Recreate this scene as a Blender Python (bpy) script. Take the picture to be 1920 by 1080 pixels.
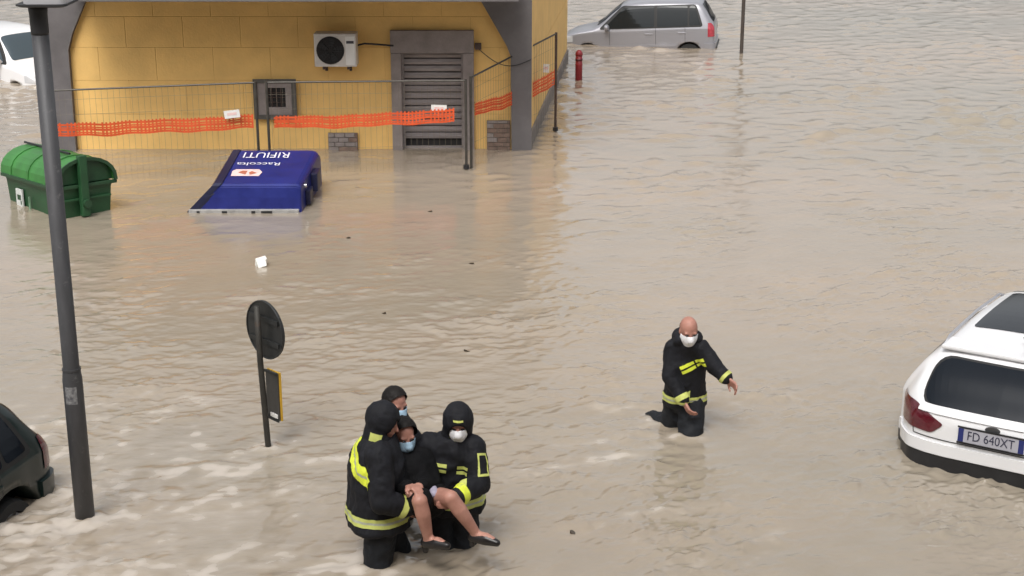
import bpy, bmesh, math, random
import numpy as np
from mathutils import Vector, Matrix, noise
random.seed(7); rng = np.random.default_rng(11)
scn = bpy.context.scene
for o in list(bpy.data.objects): bpy.data.objects.remove(o)
C = scn.collection
R = math.radians

# ------------------------------------------------------------------ camera
CAM_H, PITCH, FPX = 5.34, 17.7, 2875.0
cd = bpy.data.cameras.new('camera'); cam = bpy.data.objects.new('camera', cd); C.objects.link(cam)
cam.location = (0, 0, CAM_H); cam.rotation_euler = (R(90 - PITCH), 0, 0)
cd.sensor_width = 36.0; cd.lens = 36.0 * FPX / 1920.0; cd.clip_end = 3000; cd.clip_start = 0.1
scn.camera = cam
# ------------------------------------------------------------------ sky, sun, exposure
SUN_EL, SUN_AZ = 58.0, 200.0
w = bpy.data.worlds.new('World'); scn.world = w; w.use_nodes = True
nt = w.node_tree; nt.nodes.clear()
sky = nt.nodes.new('ShaderNodeTexSky'); sky.sky_type = 'NISHITA'; sky.sun_disc = False
sky.sun_elevation = R(SUN_EL); sky.sun_rotation = R(SUN_AZ)
sky.air_density = 1.0; sky.dust_density = 6.0; sky.ozone_density = 0.6
hs = nt.nodes.new('ShaderNodeHueSaturation'); hs.inputs['Saturation'].default_value = 0.16
bg = nt.nodes.new('ShaderNodeBackground'); bg.inputs['Strength'].default_value = 0.135
out = nt.nodes.new('ShaderNodeOutputWorld')
nt.links.new(sky.outputs[0], hs.inputs['Color']); nt.links.new(hs.outputs[0], bg.inputs['Color']); nt.links.new(bg.outputs[0], out.inputs[0])
sd = bpy.data.lights.new('sun', 'SUN'); sd.energy = 0.8; sd.angle = R(25); sd.color = (1.0, 0.96, 0.9)
sun = bpy.data.objects.new('sun', sd); C.objects.link(sun)
_az = R(SUN_AZ); _el = R(SUN_EL)
_sdir = Vector((math.sin(_az) * math.cos(_el), math.cos(_az) * math.cos(_el), math.sin(_el)))
sun.rotation_euler = _sdir.to_track_quat('Z', 'Y').to_euler(); sun.location = (0, 0, 30)
scn.view_settings.view_transform = 'Standard'; scn.view_settings.look = 'None'
scn.view_settings.exposure = 0.5; scn.view_settings.gamma = 1.0; scn.view_settings.use_curve_mapping = False

# ------------------------------------------------------------------ helpers
def gnd(px, py, z=0.0):
    a = R(PITCH) + math.atan((py - 540) / FPX); Y = (CAM_H - z) / math.tan(a)
    d = Y * math.cos(R(PITCH)) + (CAM_H - z) * math.sin(R(PITCH))
    return Vector(((px - 960) * d / FPX, Y, z))
def at(px, py, Y):
    a = R(PITCH) + math.atan((py - 540) / FPX); z = CAM_H - Y * math.tan(a)
    d = Y * math.cos(R(PITCH)) + (CAM_H - z) * math.sin(R(PITCH))
    return Vector(((px - 960) * d / FPX, Y, z))
def rootloc(p):
    v = Vector((0, 0, 0))
    while p: v += p.location; p = p.parent
    return v
def tag(o, label=None, cat=None, group=None, kind=None):
    if label: o['label'] = label
    if cat: o['category'] = cat
    if group: o['group'] = group
    if kind: o['kind'] = kind
    return o
def thing(name, label, cat, loc=(0, 0, 0), rot=(0, 0, 0), group=None):
    o = bpy.data.objects.new(name, None); C.objects.link(o); o.location = loc; o.rotation_euler = rot
    o.empty_display_size = 0.1
    return tag(o, label, cat, group)
def obj(name, me, mat, parent=None, world=False, smooth=False, loc=None):
    """me: bmesh or mesh. world=True: the vertices are world coordinates and the parents only translate."""
    if isinstance(me, bmesh.types.BMesh):
        bm = me; me = bpy.data.meshes.new(name); bm.normal_update(); bm.to_mesh(me); bm.free()
    if world and parent:
        v = rootloc(parent); me.transform(Matrix.Translation(-v))
    me.materials.clear(); me.materials.append(mat)
    if smooth: me.polygons.foreach_set('use_smooth', [True] * len(me.polygons))
    o = bpy.data.objects.new(name, me); C.objects.link(o)
    if parent: o.parent = parent
    if loc is not None: o.location = loc
    return o
def NB(): return bmesh.new()
def box(bm, x0, x1, y0, y1, z0, z1, bev=0.0):
    b = bmesh.new() if bev else bm
    vs = [b.verts.new(p) for p in ((x0,y0,z0),(x1,y0,z0),(x1,y1,z0),(x0,y1,z0),(x0,y0,z1),(x1,y0,z1),(x1,y1,z1),(x0,y1,z1))]
    for f in ((0,3,2,1),(4,5,6,7),(0,1,5,4),(1,2,6,5),(2,3,7,6),(3,0,4,7)): b.faces.new([vs[i] for i in f])
    if bev:
        bmesh.ops.bevel(b, geom=list(b.edges), offset=bev, segments=2, affect='EDGES', profile=0.6)
        me = bpy.data.meshes.new('t'); b.to_mesh(me); b.free(); bm.from_mesh(me); bpy.data.meshes.remove(me)
    return bm
def basis(d):
    d = d.normalized(); a = Vector((0, 0, 1)) if abs(d.z) < 0.9 else Vector((1, 0, 0))
    u = d.cross(a).normalized(); return u, d.cross(u).normalized()
def tube(bm, pts, r, n=8, cap=True, radii=None):
    pts = [Vector(p) for p in pts]; rings = []
    for i, p in enumerate(pts):
        d = (pts[min(i+1, len(pts)-1)] - pts[max(i-1, 0)])
        u, v = basis(d); rr = radii[i] if radii else r
        rings.append([bm.verts.new(p + u*rr*math.cos(2*math.pi*k/n) + v*rr*math.sin(2*math.pi*k/n)) for k in range(n)])
    for a, b in zip(rings, rings[1:]):
        for k in range(n): bm.faces.new((a[k], b[k], b[(k+1) % n], a[(k+1) % n]))
    if cap:
        bm.faces.new(rings[0]); bm.faces.new(rings[-1][::-1])
    bmesh.ops.recalc_face_normals(bm, faces=bm.faces[:]); return bm
def loft(bm, rings, cap=True):
    vr = [[bm.verts.new(p) for p in r] for r in rings]; n = len(vr[0])
    for a, b in zip(vr, vr[1:]):
        for k in range(n): bm.faces.new((a[k], a[(k+1) % n], b[(k+1) % n], b[k]))
    if cap: bm.faces.new(vr[0][::-1]); bm.faces.new(vr[-1])
    bmesh.ops.recalc_face_normals(bm, faces=bm.faces[:]); return bm
def ball(bm, c, rx, ry, rz, M=None, n=14):
    T = Matrix.Translation(Vector(c)) @ ((M.to_4x4()) if M else Matrix.Identity(4)) @ Matrix.Diagonal((rx, ry, rz, 1))
    bmesh.ops.create_uvsphere(bm, u_segments=n, v_segments=max(6, n//2 + 1), radius=1.0, matrix=T); return bm
def caps(bm, p0, r0, p1, r1, n=12):
    p0, p1 = Vector(p0), Vector(p1); d = (p1 - p0).normalized(); u, v = basis(d); rings = []
    for k in range(4):
        a = math.pi/2 * (k + 0.4) / 4 ; rr = r0*math.sin(a); rings.append((p0 - d*r0*math.cos(a), rr))
    rings.append((p0, r0)); rings.append((p1, r1))
    for k in range(4):
        a = math.pi/2 * (k + 1) / 4.4; rings.append((p1 + d*r1*math.sin(a), r1*math.cos(a)))
    return loft(bm, [[c + u*rr*math.cos(2*math.pi*i/n) + v*rr*math.sin(2*math.pi*i/n) for i in range(n)] for c, rr in rings])
def prism(bm, poly, y0, y1, axis='y'):
    def pt(a, b, c): return (a, c, b) if axis == 'y' else ((c, a, b) if axis == 'x' else (a, b, c))
    A = [bm.verts.new(pt(a, b, y0)) for a, b in poly]; B = [bm.verts.new(pt(a, b, y1)) for a, b in poly]; n = len(poly)
    bm.faces.new(A); bm.faces.new(B[::-1])
    for i in range(n): bm.faces.new((A[i], B[i], B[(i+1) % n], A[(i+1) % n]))
    bmesh.ops.recalc_face_normals(bm, faces=bm.faces[:]); return bm
def evaluated(me, mods):
    o = bpy.data.objects.new('tmp', me); C.objects.link(o)
    for f in mods: f(o)
    dg = bpy.context.evaluated_depsgraph_get(); dg.update()
    m2 = bpy.data.meshes.new_from_object(o.evaluated_get(dg)); bpy.data.objects.remove(o); return m2
def fuse(bm, voxel=0.01, it=4, fac=0.5):
    me = bpy.data.meshes.new('tmp'); bm.to_mesh(me); bm.free()
    def rm(o): m = o.modifiers.new('r', 'REMESH'); m.mode = 'VOXEL'; m.voxel_size = voxel; m.use_smooth_shade = True
    def sm(o): m = o.modifiers.new('s', 'SMOOTH'); m.factor = fac; m.iterations = it
    r = evaluated(me, [rm, sm]); bpy.data.meshes.remove(me); return r
def crumple(me, amp, freq, seed=0.0, stretch=(1, 1, 1)):
    bm = bmesh.new(); bm.from_mesh(me); bm.normal_update()
    off = Vector((seed, seed*1.7, seed*0.3)); S = Vector(stretch)
    for v in bm.verts:
        q = Vector((v.co.x*S.x, v.co.y*S.y, v.co.z*S.z))*freq + off
        n_ = noise.noise(q)*0.65 + noise.noise(q*2.1)*0.35
        v.co += v.normal * (amp * (1 - 2.2*abs(n_)) )
    bm.to_mesh(me); bm.free(); me.update(); return me
def carve(me, planes, off=0.003, facing=None, thr=0.0, thick=0.0):
    """the part of a surface inside half-spaces (co, outward normal), lifted along its normals"""
    bm = bmesh.new(); bm.from_mesh(me)
    for co, no in planes:
        bmesh.ops.bisect_plane(bm, geom=bm.verts[:]+bm.edges[:]+bm.faces[:], plane_co=Vector(co), plane_no=Vector(no), clear_outer=True, dist=1e-5)
    bm.normal_update()
    if facing is not None:
        f = Vector(facing); kill = [p for p in bm.faces if p.normal.dot(f) < thr]
        if kill: bmesh.ops.delete(bm, geom=kill, context='FACES')
    bm.normal_update()
    nn = [v.normal.copy() for v in bm.verts]
    for v, n_ in zip(bm.verts, nn): v.co += n_*off
    if thick and bm.faces:
        bmesh.ops.solidify(bm, geom=bm.faces[:], thickness=thick)
    return bm
def poly_planes(poly, axes):
    """outward planes of a convex polygon in two world axes"""
    n = len(poly); ar = sum(poly[i][0]*poly[(i+1) % n][1] - poly[(i+1) % n][0]*poly[i][1] for i in range(n))
    if ar < 0: poly = poly[::-1]
    res = []
    for i in range(n):
        a, b = poly[i], poly[(i+1) % n]; e = (b[0]-a[0], b[1]-a[1]); no = (e[1], -e[0])
        co = [0, 0, 0]; nn = [0, 0, 0]; co[axes[0]], co[axes[1]] = a; nn[axes[0]], nn[axes[1]] = no
        res.append((co, Vector(nn).normalized()))
    return res
def text_mesh(s, size, ext=0.0):
    cu = bpy.data.curves.new('t', 'FONT'); cu.body = s; cu.size = size; cu.align_x = 'CENTER'; cu.align_y = 'CENTER'; cu.extrude = ext; cu.resolution_u = 3
    o = bpy.data.objects.new('t', cu); C.objects.link(o); dg = bpy.context.evaluated_depsgraph_get(); dg.update()
    me = bpy.data.meshes.new_from_object(o.evaluated_get(dg)); bpy.data.objects.remove(o); return me

# ------------------------------------------------------------------ materials
MATS = {}
def mat(name, col, rough=0.6, metal=0.0, var=0.0, vscale=6.0, col2=None, bump=0.0, bscale=40.0, coat=0.0, spec=0.5, emit=None, stretch=None, grime=None):
    if name in MATS: return MATS[name]
    m = bpy.data.materials.new(name); m.use_nodes = True; t = m.node_tree; b = t.nodes['Principled BSDF']
    b.inputs['Base Color'].default_value = (*col, 1); b.inputs['Roughness'].default_value = rough; b.inputs['Metallic'].default_value = metal
    b.inputs['Specular IOR Level'].default_value = spec
    if coat: b.inputs['Coat Weight'].default_value = coat; b.inputs['Coat Roughness'].default_value = 0.06
    tc = t.nodes.new('ShaderNodeTexCoord'); src = tc.outputs['Object']
    if stretch:
        mp = t.nodes.new('ShaderNodeMapping'); mp.inputs['Scale'].default_value = stretch; t.links.new(src, mp.inputs[0]); src = mp.outputs[0]
    last = None
    if var > 0 or col2:
        n = t.nodes.new('ShaderNodeTexNoise'); n.inputs['Scale'].default_value = vscale; n.inputs['Detail'].default_value = 6; n.inputs['Roughness'].default_value = 0.62
        t.links.new(src, n.inputs['Vector'])
        r = t.nodes.new('ShaderNodeValToRGB'); r.color_ramp.elements[0].position = 0.32; r.color_ramp.elements[1].position = 0.68
        c2 = col2 or tuple(c*(1-var) for c in col)
        r.color_ramp.elements[0].color = (*c2, 1); r.color_ramp.elements[1].color = (*(tuple(min(1, c*(1+var*0.5)) for c in col)), 1)
        t.links.new(n.outputs['Fac'], r.inputs[0]); last = r.outputs[0]
        rr = t.nodes.new('ShaderNodeMapRange'); rr.inputs['To Min'].default_value = max(0.02, rough-0.12); rr.inputs['To Max'].default_value = min(1, rough+0.12)
        t.links.new(n.outputs['Fac'], rr.inputs[0]); t.links.new(rr.outputs[0], b.inputs['Roughness'])
    if grime:
        n2 = t.nodes.new('ShaderNodeTexNoise'); n2.inputs['Scale'].default_value = grime[1]; n2.inputs['Detail'].default_value = 8; n2.inputs['Roughness'].default_value = 0.7
        t.links.new(tc.outputs['Object'], n2.inputs['Vector'])
        r2 = t.nodes.new('ShaderNodeValToRGB'); r2.color_ramp.elements[0].position = grime[2]; r2.color_ramp.elements[1].position = grime[2]+0.14
        r2.color_ramp.elements[0].color = (0, 0, 0, 1); r2.color_ramp.elements[1].color = (1, 1, 1, 1)
        t.links.new(n2.outputs['Fac'], r2.inputs[0])
        mx = t.nodes.new('ShaderNodeMix'); mx.data_type = 'RGBA'; mx.inputs[7].default_value = (*grime[0], 1)
        if last: t.links.new(last, mx.inputs[6])
        else: mx.inputs[6].default_value = (*col, 1)
        t.links.new(r2.outputs[0], mx.inputs[0]); last = mx.outputs[2]
    if last: t.links.new(last, b.inputs['Base Color'])
    if bump > 0:
        n3 = t.nodes.new('ShaderNodeTexNoise'); n3.inputs['Scale'].default_value = bscale; n3.inputs['Detail'].default_value = 4
        t.links.new(src, n3.inputs['Vector'])
        bp = t.nodes.new('ShaderNodeBump'); bp.inputs['Strength'].default_value = bump; bp.inputs['Distance'].default_value = 0.01
        t.links.new(n3.outputs['Fac'], bp.inputs['Height']); t.links.new(bp.outputs[0], b.inputs['Normal'])
    MATS[name] = m; return m
YEL = mat('yellow_cladding', (0.84, 0.54, 0.185), 0.75, var=0.14, vscale=1.3, bump=0.25, bscale=30)
YEL2 = mat('yellow_render', (0.80, 0.53, 0.20), 0.8, var=0.12, vscale=1.5, bump=0.3, bscale=35)
GREYC = mat('grey_concrete', (0.145, 0.135, 0.138), 0.8, var=0.22, vscale=2.5, bump=0.3, bscale=25)
PLINTH = mat('plinth_stone', (0.23, 0.205, 0.19), 0.7, var=0.3, vscale=3, bump=0.3, bscale=25)
JOINT = mat('joint_mortar', (0.66, 0.41, 0.13), 0.9, var=0.2)
STONE = mat('door_stone', (0.27, 0.235, 0.225), 0.75, var=0.22, vscale=5, bump=0.3, bscale=30)
SHUT = mat('shutter_metal', (0.30, 0.27, 0.27), 0.45, metal=0.3, var=0.25, vscale=7, stretch=(0.4, 1, 3))
DARK = mat('dark_recess', (0.02, 0.018, 0.018), 0.8)
BLACKP = mat('black_plastic', (0.018, 0.018, 0.02), 0.45, var=0.2)
RUBBER = mat('rubber', (0.02, 0.02, 0.02), 0.85, var=0.2)
POLE = mat('pole_steel', (0.075, 0.075, 0.08), 0.55, metal=0.25, var=0.3, vscale=9, stretch=(1, 1, 0.25), bump=0.1, grime=((0.16, 0.155, 0.15), 14, 0.6))
GALV = mat('fence_steel', (0.085, 0.078, 0.068), 0.5, metal=0.5, var=0.3, vscale=15)
RUST = mat('rusty_post', (0.09, 0.06, 0.05), 0.7, metal=0.2, var=0.4, vscale=12)
ORANGE = mat('orange_net', (0.74, 0.105, 0.028), 0.55, var=0.18, vscale=7)
WHITEP = mat('white_plastic', (0.78, 0.77, 0.74), 0.5, var=0.08)
ACW = mat('ac_casing', (0.62, 0.59, 0.55), 0.45, var=0.15, vscale=5)
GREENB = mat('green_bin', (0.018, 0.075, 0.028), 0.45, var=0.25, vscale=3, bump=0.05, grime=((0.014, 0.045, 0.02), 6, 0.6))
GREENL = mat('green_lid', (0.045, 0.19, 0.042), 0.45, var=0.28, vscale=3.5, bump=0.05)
BLUEB = mat('blue_bin', (0.016, 0.024, 0.17), 0.34, var=0.25, vscale=4, bump=0.04)
BLUED = mat('blue_dark', (0.012, 0.014, 0.045), 0.4, var=0.3)
GREYR = mat('grey_rim', (0.34, 0.33, 0.32), 0.55, var=0.3, vscale=9)
WHITET = mat('white_print', (0.75, 0.73, 0.78), 0.5)
PINK = mat('sticker_pink', (0.82, 0.58, 0.55), 0.5, var=0.1)
REDB = mat('sticker_red', (0.45, 0.14, 0.08), 0.5)
CARW = mat('car_white', (0.78, 0.78, 0.79), 0.25, coat=0.5)
CARS = mat('car_silver', (0.33, 0.33, 0.36), 0.32, metal=0.35, coat=0.4)
CARG = mat('car_green', (0.004, 0.013, 0.012), 0.3, coat=0.35)
GLASS = mat('car_glass', (0.008, 0.011, 0.016), 0.05, spec=0.22)
GLASSG = mat('car_glass_grey', (0.055, 0.075, 0.09), 0.06, spec=0.35)
GLASSS = mat('car_glass_clear', (0.012, 0.015, 0.017), 0.05, spec=0.3)
SEAL = mat('window_seal', (0.012, 0.012, 0.012), 0.6)
REDL = mat('tail_lens', (0.10, 0.008, 0.016), 0.12, coat=0.6, var=0.25, vscale=18)
REDH = mat('tail_lens_bright', (0.42, 0.04, 0.06), 0.15, coat=0.6, var=0.25, vscale=18)
CHROME = mat('chrome', (0.6, 0.6, 0.6), 0.15, metal=1.0)
PLATEW = mat('plate_white', (0.42, 0.42, 0.47), 0.4)
PLATEB = mat('plate_blue', (0.02, 0.03, 0.15), 0.4)
SIGNB = mat('sign_back', (0.035, 0.037, 0.037), 0.5, metal=0.3, var=0.3, vscale=8)
YSIGN = mat('yellow_sign', (0.62, 0.36, 0.03), 0.5, var=0.1)
HYDR = mat('hydrant_red', (0.26, 0.022, 0.03), 0.45, var=0.25, vscale=10)
JACK = mat('turnout_cloth', (0.009, 0.0095, 0.013), 0.75, var=0.35, vscale=25, bump=0.35, bscale=90, spec=0.3)
TROU = mat('turnout_trousers', (0.010, 0.012, 0.016), 0.75, var=0.35, vscale=20, bump=0.35, bscale=80, spec=0.35)
FLUO = mat('fluo_yellow', (0.72, 0.80, 0.06), 0.55, var=0.1, vscale=30)
FLUOD = mat('fluo_wet', (0.56, 0.60, 0.16), 0.55, var=0.12, vscale=30)
REFL = mat('reflective_silver', (0.42, 0.44, 0.36), 0.4, var=0.15, vscale=40)
SKIN = mat('skin', (0.42, 0.20, 0.15), 0.55, var=0.12, vscale=12)
SKINL = mat('skin_leg', (0.45, 0.23, 0.175), 0.5, var=0.14, vscale=9, col2=(0.37, 0.175, 0.13))
HAIR = mat('dark_hair', (0.009, 0.007, 0.006), 0.6, spec=0.25, var=0.3, vscale=60, bump=0.4, bscale=120)
MASKW = mat('mask_white', (0.80, 0.80, 0.82), 0.7)
MASKB = mat('mask_blue', (0.36, 0.52, 0.66), 0.7, var=0.15, vscale=30)
BLKCL = mat('black_cloth', (0.006, 0.006, 0.007), 0.85, spec=0.15, var=0.3, vscale=22, bump=0.3, bscale=80)
LILAC = mat('lilac_cloth', (0.36, 0.33, 0.42), 0.8, var=0.15)
SHOE = mat('shoe_leather', (0.012, 0.010, 0.010), 0.35)
EYE = mat('eye', (0.015, 0.01, 0.01), 0.2)
LEAF = mat('wet_leaf', (0.05, 0.035, 0.02), 0.5, var=0.3)
PAPER = mat('wet_carton', (0.72, 0.71, 0.66), 0.6, var=0.1)
BRICKM = mat('bare_masonry', (0.22, 0.15, 0.12), 0.85, var=0.35, vscale=9, bump=0.5, bscale=30)
LAMPG = mat('lamp_housing', (0.55, 0.55, 0.57), 0.45, var=0.08)

# ------------------------------------------------------------------ setting: ground under the flood
bm = NB(); bm_v = [bm.verts.new(p) for p in ((-900, -900, -0.62), (900, -900, -0.62), (900, 1500, -0.62), (-900, 1500, -0.62))]; bm.faces.new(bm_v)
g = obj('ground', bm, mat('asphalt', (0.05, 0.05, 0.05), 0.9, var=0.2)); tag(g, kind='structure')

# ------------------------------------------------------------------ yellow building
WY = 24.0                      # front wall plane
XL, XR = -6.95, 0.0            # inner edges of the corner pillars
bld = thing('building', 'yellow clad building with grey corner pillars and a rolling shutter door', 'building', (0, WY, -0.62))
def bpart(name, bm, m, parent=None, smooth=False): return obj(name, bm, m, parent or bld, world=True, smooth=smooth)
# body: side wall runs slightly outward to the back
DX0, DX1, DZ = -1.74, -0.77, 1.54           # shutter opening
bm = NB()
prism(bm, [(-7.2, WY+0.30), (0.26, WY+0.30), (1.12, 32.7), (-7.2, 32.7)], -0.62, 3.6, 'z'); bpart('core_wall', bm, YEL2)
bm = NB(); box(bm, XL, DX0-0.02, WY+0.06, WY+0.295, -0.62, 2.5); box(bm, DX1+0.02, XR, WY+0.06, WY+0.295, -0.62, 2.5); box(bm, DX0-0.02, DX1+0.02, WY+0.06, WY+0.295, DZ+0.02, 2.5)
bpart('mortar_bed', bm, JOINT)
# cladding panels, one by one, with open joints
rows = [(-0.62, -0.02), (-0.012, 0.56), (0.568, 1.10), (1.108, 1.62), (1.628, 2.10), (2.108, 2.45)]
pz = 0
for ri, (z0, z1) in enumerate(rows):
    x = XL + 0.004; first = 0.45 if ri % 2 else 0.9
    while x < XR - 0.02:
        x1 = min(x + first, XR); first = 0.9
        if XR - x1 < 0.15: x1 = XR
        segs = [(x, x1)]
        if z0 < 1.6:
            segs = [s for s in ((x, min(x1, -1.83)), (max(x, -0.68), x1)) if s[1] - s[0] > 0.03]
        for (a, b) in segs:
            bm = NB(); d = random.uniform(-0.002, 0.002); box(bm, a, b-0.003, WY+0.05+d, WY+0.07, z0, z1+0.004, 0.0015); bpart('cladding_panel', bm, YEL)
        x = x1
# side wall panels above the plinth and plinth
import itertools
sa, sb = Vector((0.26, WY+0.34, 0)), Vector((1.13, 32.72, 0)); sn = (sb-sa).normalized(); so = Vector((sn.y, -sn.x, 0))
def side_slab(name, t0, t1, z0, z1, d0, d1, m):
    bm = NB(); q = [sa+sn*t0+so*d0, sa+sn*t1+so*d0, sa+sn*t1+so*d1, sa+sn*t0+so*d1]
    loft(bm, [[Vector((p.x, p.y, z0)) for p in q], [Vector((p.x, p.y, z1)) for p in q]]); return bpart(name, bm, m)
SL = (sb-sa).length
side_slab('plinth', -0.34, SL, -0.62, 0.24, 0.0, 0.075, PLINTH)
for k in range(6):
    t0 = -0.02 + k*(SL+0.02)/6; t1 = t0 + (SL+0.02)/6 - 0.012
    for z0, z1 in ((0.25, 1.3), (1.312, 2.6), (2.612, 3.59)): side_slab('cladding_panel', t0, t1, z0, z1, 0.0, 0.045, YEL2)
# grey concrete frame with haunches
bm = NB(); prism(bm, [(-7.25, -0.62), (-6.95, -0.62), (-6.93, 1.60), (-6.85, 1.85), (-6.55, 2.46), (-7.25, 2.46)], WY-0.06, WY+0.32); bpart('pillar', bm, GREYC)
bm = NB(); prism(bm, [(0.0, -0.62), (0.31, -0.62), (0.31, 2.46), (-0.54, 2.46), (-0.08, 1.66), (-0.02, 1.5)], WY-0.06, WY+0.32); bpart('pillar', bm, GREYC)
bm = NB(); box(bm, -7.25, 0.31, WY-0.06, WY+0.32, 2.465, 3.1); bpart('beam', bm, GREYC)
bm = NB(); box(bm, -6.75, 0.10, 22.35, WY-0.065, 2.545, 2.78, 0.01); bpart('canopy_slab', bm, GREYC)
bm = NB(); box(bm, -7.25, 0.31, WY-0.05, WY+0.30, 3.105, 3.6); bpart('upper_wall', bm, YEL2)
bm = NB(); box(bm, -7.4, 0.5, WY-0.2, 32.4, 3.605, 3.8); bpart('roof_slab', bm, GREYC)
# door surround
bm = NB(); FX0, FX1, FZ = -1.90, -0.60, 1.90
for a in ((FX0, DX0, WY-0.04, WY+0.12, -0.62, DZ+0.004), (DX1, FX1, WY-0.04, WY+0.12, -0.62, DZ+0.004)):
    b2 = NB(); box(b2, *a, 0.008); bpart('door_jamb', b2, STONE)
box(bm, FX0-0.003, FX1+0.003, WY-0.045, WY+0.12, DZ+0.008, FZ, 0.01); bpart('door_lintel', bm, STONE)
bm = NB(); box(bm, DX0, DX1, WY+0.20, WY+0.24, -0.62, DZ); sh = bpart('rolling_shutter', bm, DARK)
n = 20; pitch = (DZ + 0.62)/n
for k in range(n):
    z0 = -0.62 + k*pitch
    if z0 < -0.3 or (0.0 < z0 < 0.03): continue
    bm = NB(); prism(bm, [(WY+0.165, z0+0.012), (WY+0.155, z0+0.018), (WY+0.148, z0+pitch*0.5), (WY+0.155, z0+pitch-0.008), (WY+0.165, z0+pitch-0.001), (WY+0.20, z0+pitch-0.001), (WY+0.20, z0+0.012)], DX0+0.03, DX1-0.03, 'x')
    obj('slat', bm, SHUT, sh, world=True)
for xx in (DX0, DX1-0.035):
    bm = NB(); box(bm, xx, xx+0.035, WY+0.09, WY+0.2, -0.62, DZ-0.002); obj('guide_rail', bm, SHUT, sh, world=True)
# small barred window
wx0, wx1, wz0, wz1 = -4.06, -3.42, 0.54, 1.10
bm = NB(); box(bm, wx0+0.1, wx1-0.1, WY+0.0, WY+0.025, wz0+0.1, wz1-0.1); win = bpart('window', bm, DARK)
ox0, ox1, oz0, oz1 = -3.86, -3.575, 0.69, 1.0
bm = NB()
for a in ((wx0, wx1, oz1, wz1), (wx0, wx1, wz0, oz0), (wx0, ox0, oz0+0.001, oz1-0.001), (ox1, wx1, oz0+0.001, oz1-0.001)): box(bm, a[0], a[1], WY-0.03, WY+0.03, a[2], a[3])
obj('frame', bm, STONE, win, world=True)
bm = NB()
for a in ((wx0-0.02, wx1+0.02, wz1-0.02, wz1+0.04), (wx0-0.02, wx1+0.02, wz0-0.04, wz0+0.03), (wx0-0.02, wx0+0.045, wz0+0.031, wz1-0.021), (wx1-0.055, wx1+0.02, wz0+0.031, wz1-0.021)): box(bm, a[0], a[1], WY-0.05, WY-0.031, a[2], a[3])
obj('outer_frame', bm, mat('frame_grey', (0.10, 0.095, 0.085), 0.7, var=0.3), win, world=True)
for k in range(3):
    xx = ox0 + (k+1)*(ox1-ox0)/4; bm = NB(); tube(bm, [(xx, WY-0.02, oz0), (xx, WY-0.02, oz1)], 0.008, 6); obj('bar', bm, RUST, win, world=True)
for k in range(3):
    zz = oz0 + (k+1)*(oz1-oz0)/4; bm = NB(); tube(bm, [(ox0, WY-0.012, zz), (ox1, WY-0.012, zz)], 0.007, 6); obj('bar', bm, RUST, win, world=True)
# patches of bare masonry low on the wall
def bare_patch(x0, x1, z1, nb):
    bm = NB(); box(bm, x0, x1, WY+0.0, WY+0.03, -0.3, z1); p = bpart('bare_masonry', bm, mat('patch_mortar', (0.20, 0.165, 0.14), 0.9, var=0.35, vscale=9))
    zz = -0.02; r = 0
    while zz < z1 - 0.03:
        x = x0 + 0.01 - (0.06 if r % 2 else 0)
        while x < x1 - 0.03:
            a, b = max(x, x0+0.005), min(x+0.15, x1-0.005); bm = NB(); box(bm, a, b, WY-0.012-random.uniform(0, 0.012), WY+0.005, zz, min(zz+0.065, z1-0.005), 0.004)
            obj('brick', bm, BRICKM if random.random() < nb else STONE, p, world=True); x += 0.162
        zz += 0.075; r += 1
bare_patch(-2.93, -2.46, 0.27, 0.2); bare_patch(-0.40, -0.03, 0.47, 0.75)

# unseen house behind the camera, added to block low sky and darken the yellow wall
hs_ = thing('unseen_shade_house', 'unseen grey plastered house across the street, added to shade the yellow building', 'building', (0, -5, -0.62))
bm = NB(); box(bm, -16, 16, -10.0, -0.7, -0.62, 11.5); obj('wall', bm, mat('house_plaster', (0.32, 0.29, 0.25), 0.85, var=0.15, vscale=1.0), hs_, world=True)
bm = NB(); box(bm, -16.5, 16.5, -10.5, -0.2, 11.505, 11.8); obj('roof', bm, GREYC, hs_, world=True)
for fl_ in range(4):
    for k in range(9):
        xx = -14.4 + k*3.6; zz = 0.5 + fl_*2.9
        bm = NB(); box(bm, xx-0.6, xx+0.6, -0.698, -0.66, zz, zz+1.5); wd_ = obj('window', bm, MATS['car_glass'], hs_, world=True)
        bm = NB(); box(bm, xx-0.72, xx+0.72, -0.699, -0.58, zz-0.1, zz-0.005); obj('sill', bm, STONE, wd_, world=True)
# air conditioner on brackets
AX0, AX1, AZ0, AZ1, AY0 = -3.05, -2.40, 1.39, 1.90, 23.62
ac = thing('air_conditioner', 'white outdoor air conditioner with a black fan, fixed high on the yellow wall', 'air conditioner', ((AX0+AX1)/2, 23.8, AZ0))
bm = NB(); box(bm, AX0, AX1, AY0, WY-0.06, AZ0, AZ1, 0.015); obj('casing', bm, ACW, ac, world=True)
fc = Vector((AX0+0.25, AY0-0.006, (AZ0+AZ1)/2))
bm = NB(); tube(bm, [(fc.x, AY0-0.004, fc.z), (fc.x, AY0+0.01, fc.z)], 0.215, 32); obj('fan_well', bm, DARK, ac, world=True)
for k in range(5):
    a = k*2*math.pi/5; bm = NB(); d = Vector((math.cos(a), 0, math.sin(a))); t = Vector((-math.sin(a), 0, math.cos(a)))
    q = [fc+d*0.04-t*0.02, fc+d*0.18-t*0.03, fc+d*0.19+t*0.07, fc+d*0.05+t*0.04]
    loft(bm, [[p+Vector((0, -0.002, 0)) for p in q], [p+Vector((0, -0.006, 0)) for p in q]]); obj('fan_blade', bm, BLACKP, ac, world=True)
bm = NB()
for rr in (0.06, 0.10, 0.14, 0.18, 0.21):
    tube(bm, [(fc.x+rr*math.cos(a*math.pi/16), AY0-0.016, fc.z+rr*math.sin(a*math.pi/16)) for a in range(33)], 0.0025, 4, cap=False)
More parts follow.
